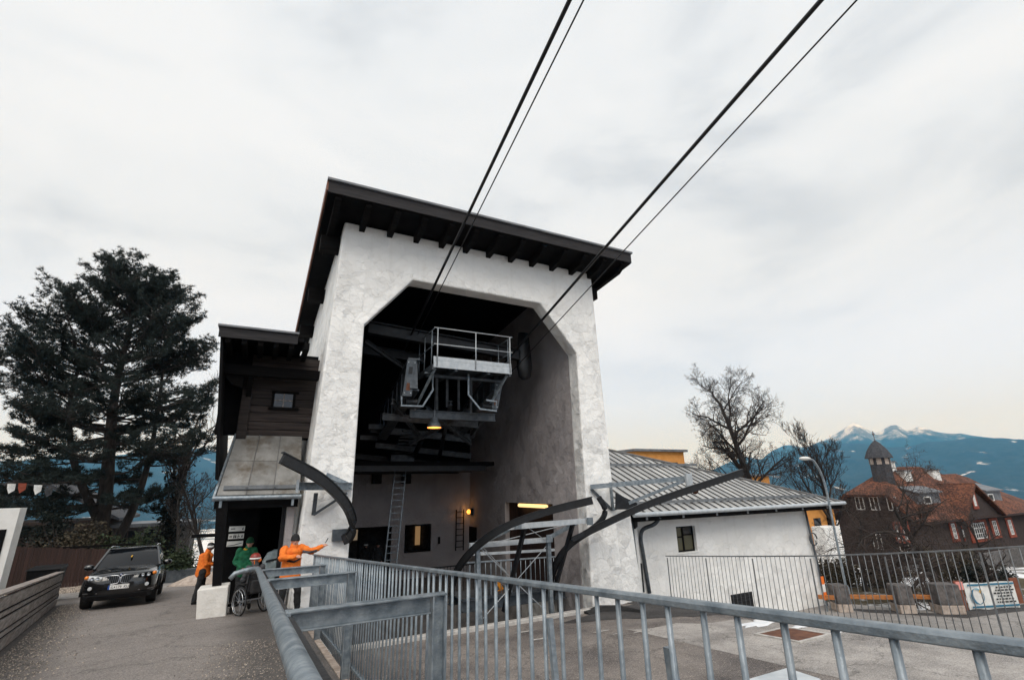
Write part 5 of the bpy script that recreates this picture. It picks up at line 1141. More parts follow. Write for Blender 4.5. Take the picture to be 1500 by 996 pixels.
# bare trees and shrubs down the road
bare_tree('bare_tree', 'slender bare tree behind the planter at the end of the road', (-2.0, 36.5, zR(36.5)-.2), 7.2, .14, 33, 'bark', 'twig', .75, 5, (-.25,0), .22, kids=(7,6,5,4,3), upright=.35)
bare_tree('bare_tree', 'thin bare tree beside the dark timber wing', (-.2, 42, zR(42)-.2), 7.6, .12, 34, 'bark', 'twig_grey', .7, 4, (-.1,0), .25, kids=(7,6,5,4,3), upright=.35)
bare_tree('bare_shrub', 'pale many stemmed bare shrub right of the black car', (-4.2, 40, zR(40)-.2), 6.0, .10, 35, 'bark_pale', 'twig_grey', .8, 4, (.15,0), .12, kids=(9,6,5,4,3), upright=.3)
for i, (x, y, rx, rz_b, m, lab) in enumerate(((-10.2,34.5,2.6,3.3,'leaf_dark','dark bare hedge behind the brown fence by the white wall'),(-8.0,33.6,1.9,3.0,'leaf_brown','brownish shrub behind the middle of the brown fence'),(-5.6,33.4,1.7,2.5,'leaf_green','evergreen green shrub behind the black car'),(-12.6,36,2.6,4.2,'leaf_dark','tall dark shrub under the pine branches'))):
    bush('hedge_shrub', lab, (x, y, zR(y)-.1), (rx,1.1,rz_b), 5200, .085, m, 40+i, 26)
# dark cottage behind the pine
CT = thing('cottage', 'dark small house with snowy roof edge half hidden behind the pine', 'house', (-13, 47, zR(46)), world=True)
MB().box((-19,47,-9),(-9.5,53,-1.6)).build('wall', 'chalet_wood', CT)
MB().prism([(-20,46.2,-1.7),(-14.2,46.2,1.4),(-8.6,46.2,-1.7),(-8.6,46.2,-1.5),(-14.2,46.2,1.65),(-20,46.2,-1.5)], (0,7.5,0)).build('roof', 'slate', CT)
MB().box((-12.6,46.95,-3.6),(-11.6,46.99,-2.5)).build('window', 'pane_sky', CT)
CT2 = thing('shed', 'low grey shed with flat roof seen under the pine boughs', 'shed', (-7, 48, zR(46)), world=True)
MB().box((-9.2,48,-8),(-4.2,52,-2.25)).build('wall', 'concrete_dark', CT2); MB().box((-9.5,47.6,-2.25),(-3.9,52.3,-2.0)).build('roof', 'lead_sheet', CT2)
for x in (-8.6,-7.2,-5.8): MB().box((x,47.96,-3.4),(x+.9,47.99,-2.5)).build('window', 'window_dark', CT2)
# row of prayer-flag like cloths on a line
ln = [aY(-40,712,27), aY(15,708,27.5), aY(58,712,28), aY(90,722,29)]
CL = thing('flag_line', 'line of faded white and red cloth flags below the pine', 'flag line', tuple(ln[1]), world=True)
MB().tube(curve_pts(ln, 4), .008, 4).build('line', 'twig_grey', CL)
for (px, py, m) in ((11,708,'white_cloth'),(27,707.5,'red_shutter'),(50,710,'white_cloth'),(66,713,'grey_cloth')):
    p = aY(px, py, 27.6); MB().prism([p, p+Vector((.26,0,-.01)), p+Vector((.25,.05,-.24-.003*(px%23))), p+Vector((.10,.03,-.40)), p+Vector((.02,.02,-.20))], (0,.01,0)).build('flag', m, CL)
# planter at the end of the road, heap of grit
pg = gR(262, 857); pg.y = 31.5; pg.x = -2.95; zz = zR(31.5)
PL = thing('planter', 'dark teal planter box with a small conifer at the end of the road', 'planter', (pg.x, 31.5, zz), world=True)
MB().box((pg.x-.9,31.2,zz),(pg.x+.75,31.9,zz+.62)).build('box', 'steel_grey', PL, bevel=.03)
mb = MB(); leaf_cloud(mb, 2600, lambda r: Vector((pg.x-.1+r.gauss(0,.34)*(1), 31.55+r.gauss(0,.2), zz+.6+abs(r.gauss(0,.4)))), .075, random.Random(3)); mb.build('conifer', 'leaf_green', PL)
PL2 = thing('planter', 'grey planter trough right behind the black car', 'planter', (-4.0, 32.2, zR(32.2)), world=True)
MB().box((-4.6,32.0,zR(32)),(-3.95,32.6,zR(32)+.7)).build('box', 'steel_grey', PL2, bevel=.03)
mb = MB(); leaf_cloud(mb, 900, lambda r: Vector((-4.3+r.gauss(0,.2), 32.3+r.gauss(0,.15), zR(32)+.68+abs(r.gauss(0,.16)))), .06, random.Random(4)); mb.build('shrub', 'leaf_dark', PL2)
mb = MB(); gp_ = Vector((-1.55, 28.2, zR(28.2)))
rg = [[(gp_.x+r*1.6*math.cos(a)*(1+.12*math.sin(3*a)), gp_.y+r*math.sin(a)*(1+.1*math.cos(4*a)), gp_.z-.03+h) for a in [2*math.pi*k/20 for k in range(20)]] for r, h in ((.95,0),(.75,.16),(.45,.38),(.15,.5))]
mb.loft(rg); tag(mb.build('grit_heap', 'stone_light', smooth=True), 'small heap of pale grit behind the white concrete block', 'heap')

# ---- right-hand side trees
bare_tree('bare_tree', 'large bare broadleaf tree rising behind the annex roof', tuple(aY(1116,760,33)+Vector((0,0,-2.6))), 17.6, .46, 58, 'bark', 'twig', .78, 5, (-.04,0), .26, kids=(17,9,7,5,4), lens=(.42,.55,.52,.5,.45), upright=.16, thin=.010, wig=.18)
bare_tree('bare_tree', 'bare tree with upright branches beside the street lamp', tuple(aY(1226,800,26)+Vector((0,0,-2))), 11.6, .22, 53, 'bark', 'twig', .62, 5, (-.05,0), .30, kids=(12,8,6,5,3), lens=(.5,.55,.5,.5,.5), upright=.4, thin=.010)
bare_tree('bare_tree', 'low bare tree between the large tree and the lamp', tuple(aY(1130,770,36)+Vector((0,0,-3))), 9.0, .2, 54, 'bark', 'twig', .8, 4, (.05,0), .3, kids=(9,7,5,4,3), upright=.2)
bare_tree('bare_tree', 'twisted low bare fruit tree in front of the chalet', tuple(aZ(1382,884,-5.9)), 5.9, .24, 55, 'bark', 'twig_brown', .95, 5, (-.38,-.05), .20, kids=(12,9,7,5,3), lens=(.78,.6,.5,.5,.5), upright=.04, thin=.006, wig=.26)
bare_tree('bare_tree', 'thin bare tree in front of the chalet gable end', tuple(aZ(1268,872,-6.2)), 5.6, .16, 56, 'bark', 'twig_brown', .95, 5, (.1,0), .18, kids=(10,8,6,5,3), lens=(.7,.6,.5,.5,.5), upright=.1, thin=.006, wig=.25)
bare_tree('bare_tree', 'small bare tree near the banner', tuple(aZ(1462,868,-6.3)), 4.6, .12, 57, 'bark', 'twig_brown', .9, 4, (-.3,0), .2, kids=(9,7,5,4), upright=.15)
for i, (px, py, z_, r, n, m, lab) in enumerate(((1240,868,-6.2,(2.2,1.0,1.5),5200,'leaf_brown','brown winter hedge behind the left stone block'),(1300,868,-6.4,(2.4,1.0,1.3),4600,'leaf_brown','brown winter hedge behind the middle stone block'),(1400,862,-6.5,(2.6,1.2,2.0),6500,'leaf_brown','rounded brown bush behind the tree trunk'),(1450,868,-6.4,(1.7,1.0,1.15),4200,'leaf_dark','low dark green bush above the banner'))):
    p = aZ(px, py, z_); p += Vector((p.x,p.y,0)).normalized()*1.5; p.z = z_
    bush('hedge_bush', lab, tuple(p), r, n, .085, m, 60+i, 30)
# ================================================================== CHALET
CH = thing('chalet', 'large dark timber chalet with red tiled roof, turret and red shutters', 'house', (75, 32, -10), world=True)
CY, RYC = 30.0, 34.0
cl = 64.0
ridge = [aY(x, y, RYC) for x, y in ((1296,687),(1318,683.5),(1347,683.5),(1366,690),(1381,694.5),(1400,693.5),(1420,700),(1438,709),(1465,719),(1500,742),(1560,752))]
EVZ = -4.55; EVY = 29.2
mb = MB(); fr_ = [Vector((cl-.8, EVY, EVZ))]
x_end = 97
ex = [lerp(cl-.8, x_end, i/(len(ridge)-1)) for i in range(len(ridge))]
knee = Vector((cl-.8, lerp(EVY, RYC, .50), lerp(EVZ, ridge[0].z, .50)))
pts = [Vector((cl-.8,EVY,EVZ)), knee]+ridge
# front slope strips
b = len(mb.v)
low = [Vector((p.x if k else cl-.8, EVY, EVZ)) for k, p in enumerate(ridge)]
for k in range(len(ridge)): mb.v += [tuple(low[k]), tuple(low[k].lerp(ridge[k], .5) if k else knee), tuple(ridge[k])]
for k in range(len(ridge)-1):
    for j in range(2): mb.f.append((b+k*3+j, b+k*3+3+j, b+k*3+4+j, b+k*3+1+j))
bk = [Vector((p.x, 2*RYC-EVY, EVZ)) for p in low]; b = len(mb.v); kb = Vector((cl-.8, 2*RYC-knee.y, knee.z))
for k in range(len(ridge)): mb.v += [tuple(bk[k]), tuple(bk[k].lerp(ridge[k], .5) if k else kb), tuple(ridge[k])]
for k in range(len(ridge)-1):
    for j in range(2): mb.f.append((b+k*3+j, b+k*3+3+j, b+k*3+4+j, b+k*3+1+j))
mb.add([knee, ridge[0], kb], [(0,1,2)])
cr_ = mb.build('roof', 'roof_tiles', CH); sm = cr_.modifiers.new('s', 'SOLIDIFY'); sm.thickness = .28; sm.offset = -1
gz = lambda y: lerp(EVZ, ridge[0].z, max(0, min(1, (y-EVY)/(RYC-EVY))))
MB().prism([(cl,CY,-11.5),(cl,38,-11.5),(cl,38,EVZ+.6),(cl,2*RYC-knee.y,knee.z-.4),(cl,knee.y,knee.z-.4),(cl,CY,EVZ+.6)], (.3,0,0)).build('gable_wall', 'chalet_wood', CH)
MB().box((cl+.3,CY,-11.5),(97,CY+.3,EVZ+.5)).build('front_wall', 'chalet_wood', CH)
MB().box((cl-.9,EVY-.06,EVZ-.22),(97,EVY+.02,EVZ+.02)).build('eaves_board', 'wood_brown', CH)

def win(px0, py0, px1, py1, Yp, cols, rows, shutters=True, par=CH, off=.04):
    a, b = aY(px0, py0, Yp), aY(px1, py1, Yp); x0, x1, z1, z0 = a.x, b.x, a.z, b.z
    z1 = (a.z+aY(px1,py0,Yp).z)/2; z0 = (b.z+aY(px0,py1,Yp).z)/2
    f = MB(); t = .11
    f.box((x0,Yp-off-.08,z0),(x0+t,Yp-off,z1)); f.box((x1-t,Yp-off-.08,z0),(x1,Yp-off,z1)); f.box((x0+t,Yp-off-.08,z1-t),(x1-t,Yp-off,z1)); f.box((x0+t,Yp-off-.08,z0),(x1-t,Yp-off,z0+t))
    o = f.build('window', 'white_trim', par)
    MB().box((x0+t,Yp-off-.03,z0+t),(x1-t,Yp-off-.01,z1-t)).build('pane', 'window_dark', o)
    q = MB()
    for c in range(1, cols): x = lerp(x0, x1, c/cols); q.box((x-.05,Yp-off-.07,z0+t),(x+.05,Yp-off-.031,z1-t))
    for r in range(1, rows): z_ = lerp(z0, z1, r/rows); q.box((x0+t,Yp-off-.066,z_-.035),(x1-t,Yp-off-.0305,z_+.035))
    q.build('glazing_bar', 'white_trim', o)
    if shutters:
        wd = (x1-x0)*.55 if cols < 4 else (x1-x0)*.22
        MB().box((x0-wd-.05,Yp-off-.06,z0-.05),(x0-.04,Yp-off,z1+.05)).build('shutter', 'red_shutter', o); MB().box((x1+.04,Yp-off-.06,z0-.05),(x1+wd+.05,Yp-off,z1+.05)).build('shutter', 'red_shutter', o)
        MB().box((x0-wd-.05,Yp-off-.05,z1+.06),(x1+wd+.05,Yp-off+.01,z1+.30)).build('lintel', 'red_shutter', o)
        MB().box((x0-wd-.05,Yp-off-.09,z0-.34),(x1+wd+.05,Yp-off+.01,z0-.06)).build('sill', 'red_shutter', o)
for w_ in ((1391,766,1402,789,2,3),(1420,765,1446,789,6,3),(1451,762,1463,784,2,3),(1474,761,1485,783,2,3),(1309,768,1317,790,2,3),(1320,768,1331,790,2,3),(1408,774,1412,788,1,3)): win(*w_[:4], CY, *w_[4:])
win(1520,757,1532,780,CY,2,3)
# gable-end windows
for (y0, z0, h_) in ((31.2,-3.4,1.5),(33.0,-3.4,1.5),(34.6,-3.4,1.5),(31.0,-7.6,1.7),(33.6,-7.6,1.7)):
    o = MB().box((cl-.06,y0,z0),(cl-.003,y0+.95,z0+h_)).build('window', 'white_trim', CH); MB().box((cl-.075,y0+.1,z0+.1),(cl-.061,y0+.42,z0+h_-.1)).build('pane', 'window_dark', o); MB().box((cl-.075,y0+.53,z0+.1),(cl-.061,y0+.85,z0+h_-.1)).build('pane', 'window_dark', o)
# front cross gable
GY = 29.0; ap, lf, rt_ = aY(1421,711,GY), aY(1407,758,GY), aY(1468,756,GY); lf.z = rt_.z = (lf.z+rt_.z)/2; ap.x = lerp(lf.x, rt_.x, .42)
CG = MB().prism([lf+Vector((.3,0,.05)), ap+Vector((0,0,-.25)), rt_+Vector((-.3,0,.05))], (0,3.5,0)).build('cross_gable', 'chalet_wood', CH)
mb = MB(); bkp = Vector((ap.x, RYC-.2, ap.z))
for e0 in (lf, rt_): mb.add([e0+Vector((0,-.5,-.1)), ap+Vector((0,-.5,.1)), Vector((ap.x,33.3,ap.z+.1)), Vector((e0.x,30.6,e0.z-.1))], [(0,1,2,3)])
o = mb.build('gable_roof', 'roof_tiles', CG); sm = o.modifiers.new('s', 'SOLIDIFY'); sm.thickness = .22
MB().box((lf.x,GY-.12,lf.z-.15),(rt_.x,GY+.1,lf.z+.07)).build('gable_beam', 'wood_brown', CG)
win(1422,724,1430,741,GY-.02,2,3,True,CG)
# shed dormers
def dormer(pA, pB, pT0, pT1, Yp, wins_):
    a, b = aY(*pA, Yp), aY(*pB, Yp)                       # front face top-left, bottom-right
    d = MB().box((a.x,Yp,b.z),(b.x,Yp+2.6,a.z)).build('dormer', 'lead_sheet', CH)
    t0, t1 = aY(*pT0, Yp+2.3), aY(*pT1, Yp+2.3)
    mb = MB(); mb.hexa([(a.x-.25,Yp-.35,a.z+.02),(b.x+.25,Yp-.35,a.z+.02),(b.x+.25,Yp+2.6,a.z+1.0),(a.x-.25,Yp+2.6,a.z+1.0),(a.x-.25,Yp-.35,a.z+.16),(b.x+.25,Yp-.35,a.z+.16),(b.x+.25,Yp+2.6,a.z+1.14),(a.x-.25,Yp+2.6,a.z+1.14)]); r = mb.build('dormer_roof', 'lead_sheet', d)
    mb = MB(); mb.prism([(a.x-.02,Yp,b.z),(a.x-.02,Yp,a.z),(a.x-.02,Yp+2.6,a.z+.9)], (-.06,0,0)); mb.build('cheek', 'lead_sheet', d)
    for w_ in wins_: win(*w_, Yp-.01, 1, 1, False, d)
dormer((1341,723),(1380,741),(1306,714),(1368,716),30.6,((1351,727,1364,738),))
dormer((1441,720),(1469,734),(1425,711),(1458,718),30.8,((1445,723,1456,734),))
for (px0, py0) in ((1347,713),(1357,713)):
    p = aY(px0, py0, 32.35); MB().hexa([p+Vector((0,0,0)),p+Vector((1.1,0,0)),p+Vector((1.1,.6,.72)),p+Vector((0,.6,.72)),p+Vector((0,-.12,.1)),p+Vector((1.1,-.12,.1)),p+Vector((1.1,.48,.82)),p+Vector((0,.48,.82))]).build('roof_window', 'pane_sky', cr_)
# white chimneys
for (x0, y0, x1, y1, Yp) in ((1303,677,1315,692,33.6),(1324,690,1339,706,32.6),(1365,689,1381,706,32.8)):
    a, b = aY(x0, y0, Yp), aY(x1, y1, Yp); o = MB().hexa([(a.x,Yp,b.z-.8),(b.x,Yp,b.z-.8),(b.x,Yp+1.2,b.z-.8),(a.x,Yp+1.2,b.z-.8),(a.x+.05,Yp,a.z),(b.x-.15,Yp,a.z),(b.x-.15,Yp+1.1,a.z),(a.x+.05,Yp+1.1,a.z)]).build('chimney', 'white_wall', cr_)
    MB().box((a.x-.1,Yp-.12,a.z+.002),(b.x+.0,Yp+1.2,a.z+.14)).build('chimney_cap', 'lead_sheet', o)
# octagonal turret with bell roof
tc_ = aY(1292,690,RYC-.6); zt0, zt1, ztp = aY(1292,700,RYC-.6).z, aY(1292,668,RYC-.6).z, aY(1288,645,RYC-.6).z
TU = MB().lathe((tc_.x,tc_.y,0),[(1.12,zt0-1.5),(1.08,zt1)],8).build('turret', 'slate', CH)
hh = ztp-zt1
MB().lathe((tc_.x,tc_.y,zt1),[(1.52,-.25),(1.40,.05),(1.16,hh*.30),(.90,hh*.52),(.52,hh*.78),(.20,hh*.94),(.05,hh)],8).build('bell_roof', 'slate', TU)
MB().tube([(tc_.x,tc_.y,zt1+hh),(tc_.x,tc_.y,zt1+hh+1.1)],.05,6).build('finial', 'lead_sheet', TU); MB().ell((tc_.x,tc_.y,zt1+hh+.75),(.16,.16,.16),8,6).build('finial_ball', 'lead_sheet', TU)
for k in range(8):
    a = 2*math.pi*(k+.5)/8; c = Vector((tc_.x+1.02*math.cos(a), tc_.y+1.02*math.sin(a), zt1-.62))
    s = Vector((-math.sin(a), math.cos(a), 0)); nrm = Vector((math.cos(a), math.sin(a), 0))
    MB().hexa([c-s*.24-Vector((0,0,.36)),c+s*.24-Vector((0,0,.36)),c+s*.24-Vector((0,0,.36))+nrm*.04,c-s*.24-Vector((0,0,.36))+nrm*.04,c-s*.24+Vector((0,0,.36)),c+s*.24+Vector((0,0,.36)),c+s*.24+Vector((0,0,.36))+nrm*.04,c-s*.24+Vector((0,0,.36))+nrm*.04]).build('turret_window', 'stone_light', TU)
# white garden wall and road behind the fruit tree
tag(MB().box((44,24.5,-10),(120,24.8,-7.1)).build('garden_wall', 'concrete_dark'), 'long dark garden wall in front of the chalet', 'wall')
# ================================================================== STREET LAMP, ORANGE HOUSES
lb = aZ(1246, 893, ZL); top = aY(1226,735,lb.y); head = aY(1182,672,lb.y)
SLP = thing('street_lamp', 'grey street lamp with curved arm beyond the annex corner', 'street lamp', tuple(lb), world=True)
up = lb.copy(); hz = lb+Vector((0,0,1))
zt_ = head.z; pole_top = Vector((lb.x, lb.y, lerp(lb.z, zt_, .74)))
MB().tube(curve_pts([lb, lb.lerp(pole_top,.5), pole_top, Vector((lerp(lb.x,head.x,.12),lb.y,lerp(pole_top.z,zt_,.55))), Vector((lerp(lb.x,head.x,.5),lb.y,zt_-.12)), head+Vector((.12,0,0))], 5), .052, 8).build('pole', 'galv', SLP, smooth=True)
MB().ell(head+Vector((-.15,0,.02)), (.40,.15,.09), 14, 8).build('lamp_head', 'white_sign', SLP, smooth=True); MB().lathe(lb, [(.13,0),(.13,.9),(.1,1.0)], 10).build('base_sleeve', 'galv', SLP, smooth=50)
OB = thing('orange_house', 'orange rendered house showing beyond the annex roof and corner', 'house', (40, 38, -9), world=True)
for (x0, y0, x1, Yp, D) in ((930,662,1001,36,6),(1030,697,1126,38,6),(1176,738,1219,26,5)):
    a, b = aY(x0, y0, Yp), aY(x1, y0, Yp); w_ = MB().box((a.x,Yp,-12),(b.x,Yp+D,b.z)).build('wall', 'orange_wall', OB)
    MB().box((a.x-.3,Yp-.3,b.z+.003),(b.x+.3,Yp+D,b.z+.22)).build('roof', 'lead_sheet', w_)
    for k in range(2): x = lerp(a.x, b.x, .25+.45*k); MB().box((x,Yp-.03,b.z-2.4),(x+.9,Yp-.003,b.z-1.0)).build('window', 'window_dark', w_)
p = aY(1212, 780, 24); tag(MB().box((p.x-.3,24,-7.2),(p.x+1.6,25,p.z+.4)).build('white_shed', 'white_wall', bevel=.05), 'white shed behind bare twigs beside the orange house', 'shed')
p = aY(1218, 850, 21); tag(MB().hexa([(p.x-.5,21,-6.2),(p.x+1.1,21,-6.2),(p.x+1.1,22,-6.2),(p.x-.5,22,-6.2),(p.x-.5,21,p.z+1.0),(p.x+.9,21,p.z+.95),(p.x+.9,22,p.z+.95),(p.x-.5,22,p.z+1.0)]).build('white_container', 'white_wall', bevel=.04), 'white box container behind the railing by the annex corner', 'container')
# ---- stone blocks with orange timber rail, marker post, banner
blocks = ((1230,1251,862,897,0),(1321,1345,862,899,0),(1381,1417,861,900,1))
for i, (x0, x1, y0, y1, k) in enumerate(blocks):
    a = aZ(x0, y1, ZL); b = aZ(x1, y1, ZL); d = (b-a); d.z = 0; n_ = Vector((0,0,1)).cross(d).normalized(); h_ = (y1-y0)/FPX*CF.dot(a)*1.02
    t = thing('stone_block', ('grey stone block left end of the orange timber rail', 'grey stone block in the middle of the orange timber rail', 'wide stone block beside the rust brown banner frame')[i], 'stone block', tuple(a), world=True)
    MB().hexa([a, b, b+n_*.7, a+n_*.7]+[q+Vector((0,0,h_*.30)) for q in (a, b, b+n_*.7, a+n_*.7)]).build('plinth', 'stone_light', t, bevel=.02)
    MB().hexa([q+Vector((0,0,h_*.303)) for q in (a, b, b+n_*.7, a+n_*.7)]+[q+Vector((0,0,h_)) for q in (a+d*.03, b-d*.03, b+n_*.67, a+n_*.67)]).build('block', 'stone_block', t, bevel=.04)
bz_ = ZL+.58
def rail_seg(x0, x1, lab):
    a, b = aZ(x0, 897, ZL), aZ(x1, 898.5, ZL); a.z = b.z = bz_
    n_ = Vector((0,0,1)).cross(b-a).normalized()*.3
    tag(MB().beam(a+n_, b+n_, .12, .17).build('timber_rail', 'wood_orange', bevel=.01), lab, 'rail', 'orange timber rails between the stone blocks')
rail_seg(1204,1229.5,'short orange timber rail between annex corner and first stone block'); rail_seg(1251.5,1320.5,'long orange timber rail between the two narrow stone blocks'); rail_seg(1345.5,1380,'orange timber rail ending at the wide stone block')
mp0 = aY(1206, 858, 15.2)
MK = thing('marker_post', 'red and white striped marker post at the annex corner', 'marker post', (mp0.x, 15.2, ZL), world=True)
MB().box((mp0.x-.02,15.2,ZL),(mp0.x+.02,15.25,mp0.z-.4)).build('stake', 'galv', MK)
for k, m in enumerate(('brown_board','white_trim','brown_board')): MB().box((mp0.x-.09,15.17,mp0.z+.4-.32*(k+1)),(mp0.x+.09,15.195,mp0.z+.4-.32*k-.003)).build('stripe', 'orange_strap' if m == 'brown_board' else m, MK)
ba, bb = aZ(1421, 893, ZL+.05), aZ(1494, 886, ZL+.12)
ex_ = (bb-ba); ex_.z = 0; wB = ex_.length; ang = math.atan2(ex_.y, ex_.x); hB = 1.05
BN = thing('banner', 'white banner with blue ring emblem and printed lines beside stone block', 'banner', tuple(ba), ang)
mb = MB(); nx_ = 14
for s in (0, 1):
    for j in range(2):
        for i in range(nx_+1): mb.v.append((wB*i/nx_, .03*math.sin(i*1.1)+s*.012, j*hB+(.02*math.sin(i*.8))))
for s in (0, 1):
    for i in range(nx_): k = s*2*(nx_+1); mb.f.append((k+i, k+i+1, k+nx_+1+i+1, k+nx_+1+i))
mb.build('sheet', 'banner', BN)
for z_ in (.10, .93): MB().box((.05*wB,-.05,z_*hB-.035),(.98*wB,-.043,z_*hB+.035)).build('print_band', 'teal_print', BN)
cx_, cz_, R_ = .20*wB, .50*hB, .31*hB
def arc(a0, a1, r0, r1, m, n=22):
    mb = MB()
    for i in range(n+1):
        a = math.radians(lerp(a0, a1, i/n)); k = lerp(r0, r1, math.sin(math.pi*i/n))
        mb.v += [(cx_+R_*math.cos(a), -.052, cz_+R_*math.sin(a)), (cx_+(R_-k)*math.cos(a), -.052, cz_+(R_-k)*math.sin(a))]
    mb.f = [(2*i, 2*i+1, 2*i+3, 2*i+2) for i in range(n)]; mb.build('emblem', m, BN)
arc(110, 275, .02, .13, 'teal_print'); arc(275, 385, .02, .035, 'teal_print'); arc(30, 108, .03, .06, 'pale_blue_print'); 
MB().ell((cx_+R_*.62,-.05,cz_+R_*.6),(.06,.006,.09),8,5).build('emblem', 'yellow_print', BN)
rs = random.Random(6)
for r in range(6):
    z_ = lerp(.80, .24, r/5)*hB; x = lerp(.52, .62, rs.random())*wB
    while x < (.80+.14*rs.random())*wB: wl_ = rs.uniform(.05,.16); MB().box((x,-.052,z_-.03),(x+wl_,-.046,z_+.03)).build('printed_word', 'ink', BN); x += wl_+.05
MB().box((-.42,.04,-.02),(-.01,.09,1.16)).build('frame_board', 'brown_board', BN); MB().box((wB*.965,.05,.12),(wB*1.12,.1,1.16)).build('frame_board', 'brown_board', BN)
MB().box((-.36,.0,.80),(-.02,.035,1.12)).build('notice', 'pink_sign', BN)
# ================================================================== BLACK CAR
fwd = Vector((.07, -.9975, 0)); axle = Vector((-3.50, 21.15, 0)); cc = axle-fwd*1.45; cc.z = zR(cc.y)+.01
CA = thing('car', 'black sport utility car with twin chrome grilles driving up the road', 'car', tuple(cc), math.radians(4)); CA.rotation_euler.x = -.08
secs = [(-2.43,.50,.46,.70,.60),(-2.40,.66,.38,.84,.66),(-2.32,.80,.31,.96,.72),(-2.15,.90,.27,1.02,.78),(-1.85,.955,.26,1.06,.84),(-1.4,.968,.26,1.10,.88),(-.95,.968,.26,1.14,.90),(-.2,.965,.27,1.12,.92),(1.0,.965,.27,1.13,.92),(1.9,.95,.29,1.13,.90),(2.3,.88,.36,1.10,.82),(2.40,.78,.44,1.02,.74)]
mb = MB(); rings = []
for y, w_, zb_, zt_, sh in secs:
    h = [(0,zb_),(w_*.72,zb_),(w_*.93,zb_+.07),(w_,zb_+.20),(w_*1.005,lerp(zb_,zt_,.45)),(w_*.985,lerp(zb_,zt_,.72)),(w_*.94,lerp(zb_,zt_,.90)),(w_*.80,zt_-.012),(w_*.4,zt_+.012),(0,zt_+.02)]
    rings.append([(x, y, z_) for x, z_ in h]+[(-x, y, z_) for x, z_ in h[-2:0:-1]])
mb.loft(rings); body = mb.build('body', 'black_paint', CA, smooth=True, sub=1)
mb = MB()
gl = [(1.10,-1.02,2.28,.86),(1.30,-.72,2.20,.82),(1.52,-.38,2.08,.745),(1.68,-.10,1.95,.67)]
mb.loft([[(-w_,y0,z_),(-w_*.55,y0-.09,z_),(0,y0-.12,z_),(w_*.55,y0-.09,z_),(w_,y0,z_),(w_*1.01,.4,z_),(w_*.98,y1,z_),(0,y1+.05,z_),(-w_*.98,y1,z_),(-w_*1.01,.4,z_)] for z_, y0, y1, w_ in gl])
gh = mb.build('windscreen', 'car_glass', CA, smooth=35)
mb = MB(); mb.loft([[(-w_,y0,z_),(0,y0-.10,z_+.012),(w_,y0,z_),(w_*1.01,.6,z_),(w_*.97,y1,z_),(0,y1+.04,z_),(-w_*.97,y1,z_),(-w_*1.01,.6,z_)] for z_, y0, y1, w_ in ((1.675,-.13,1.98,.69),(1.72,-.04,1.90,.63),(1.735,.1,1.75,.52))]); mb.build('roof', 'black_paint', CA, smooth=True)
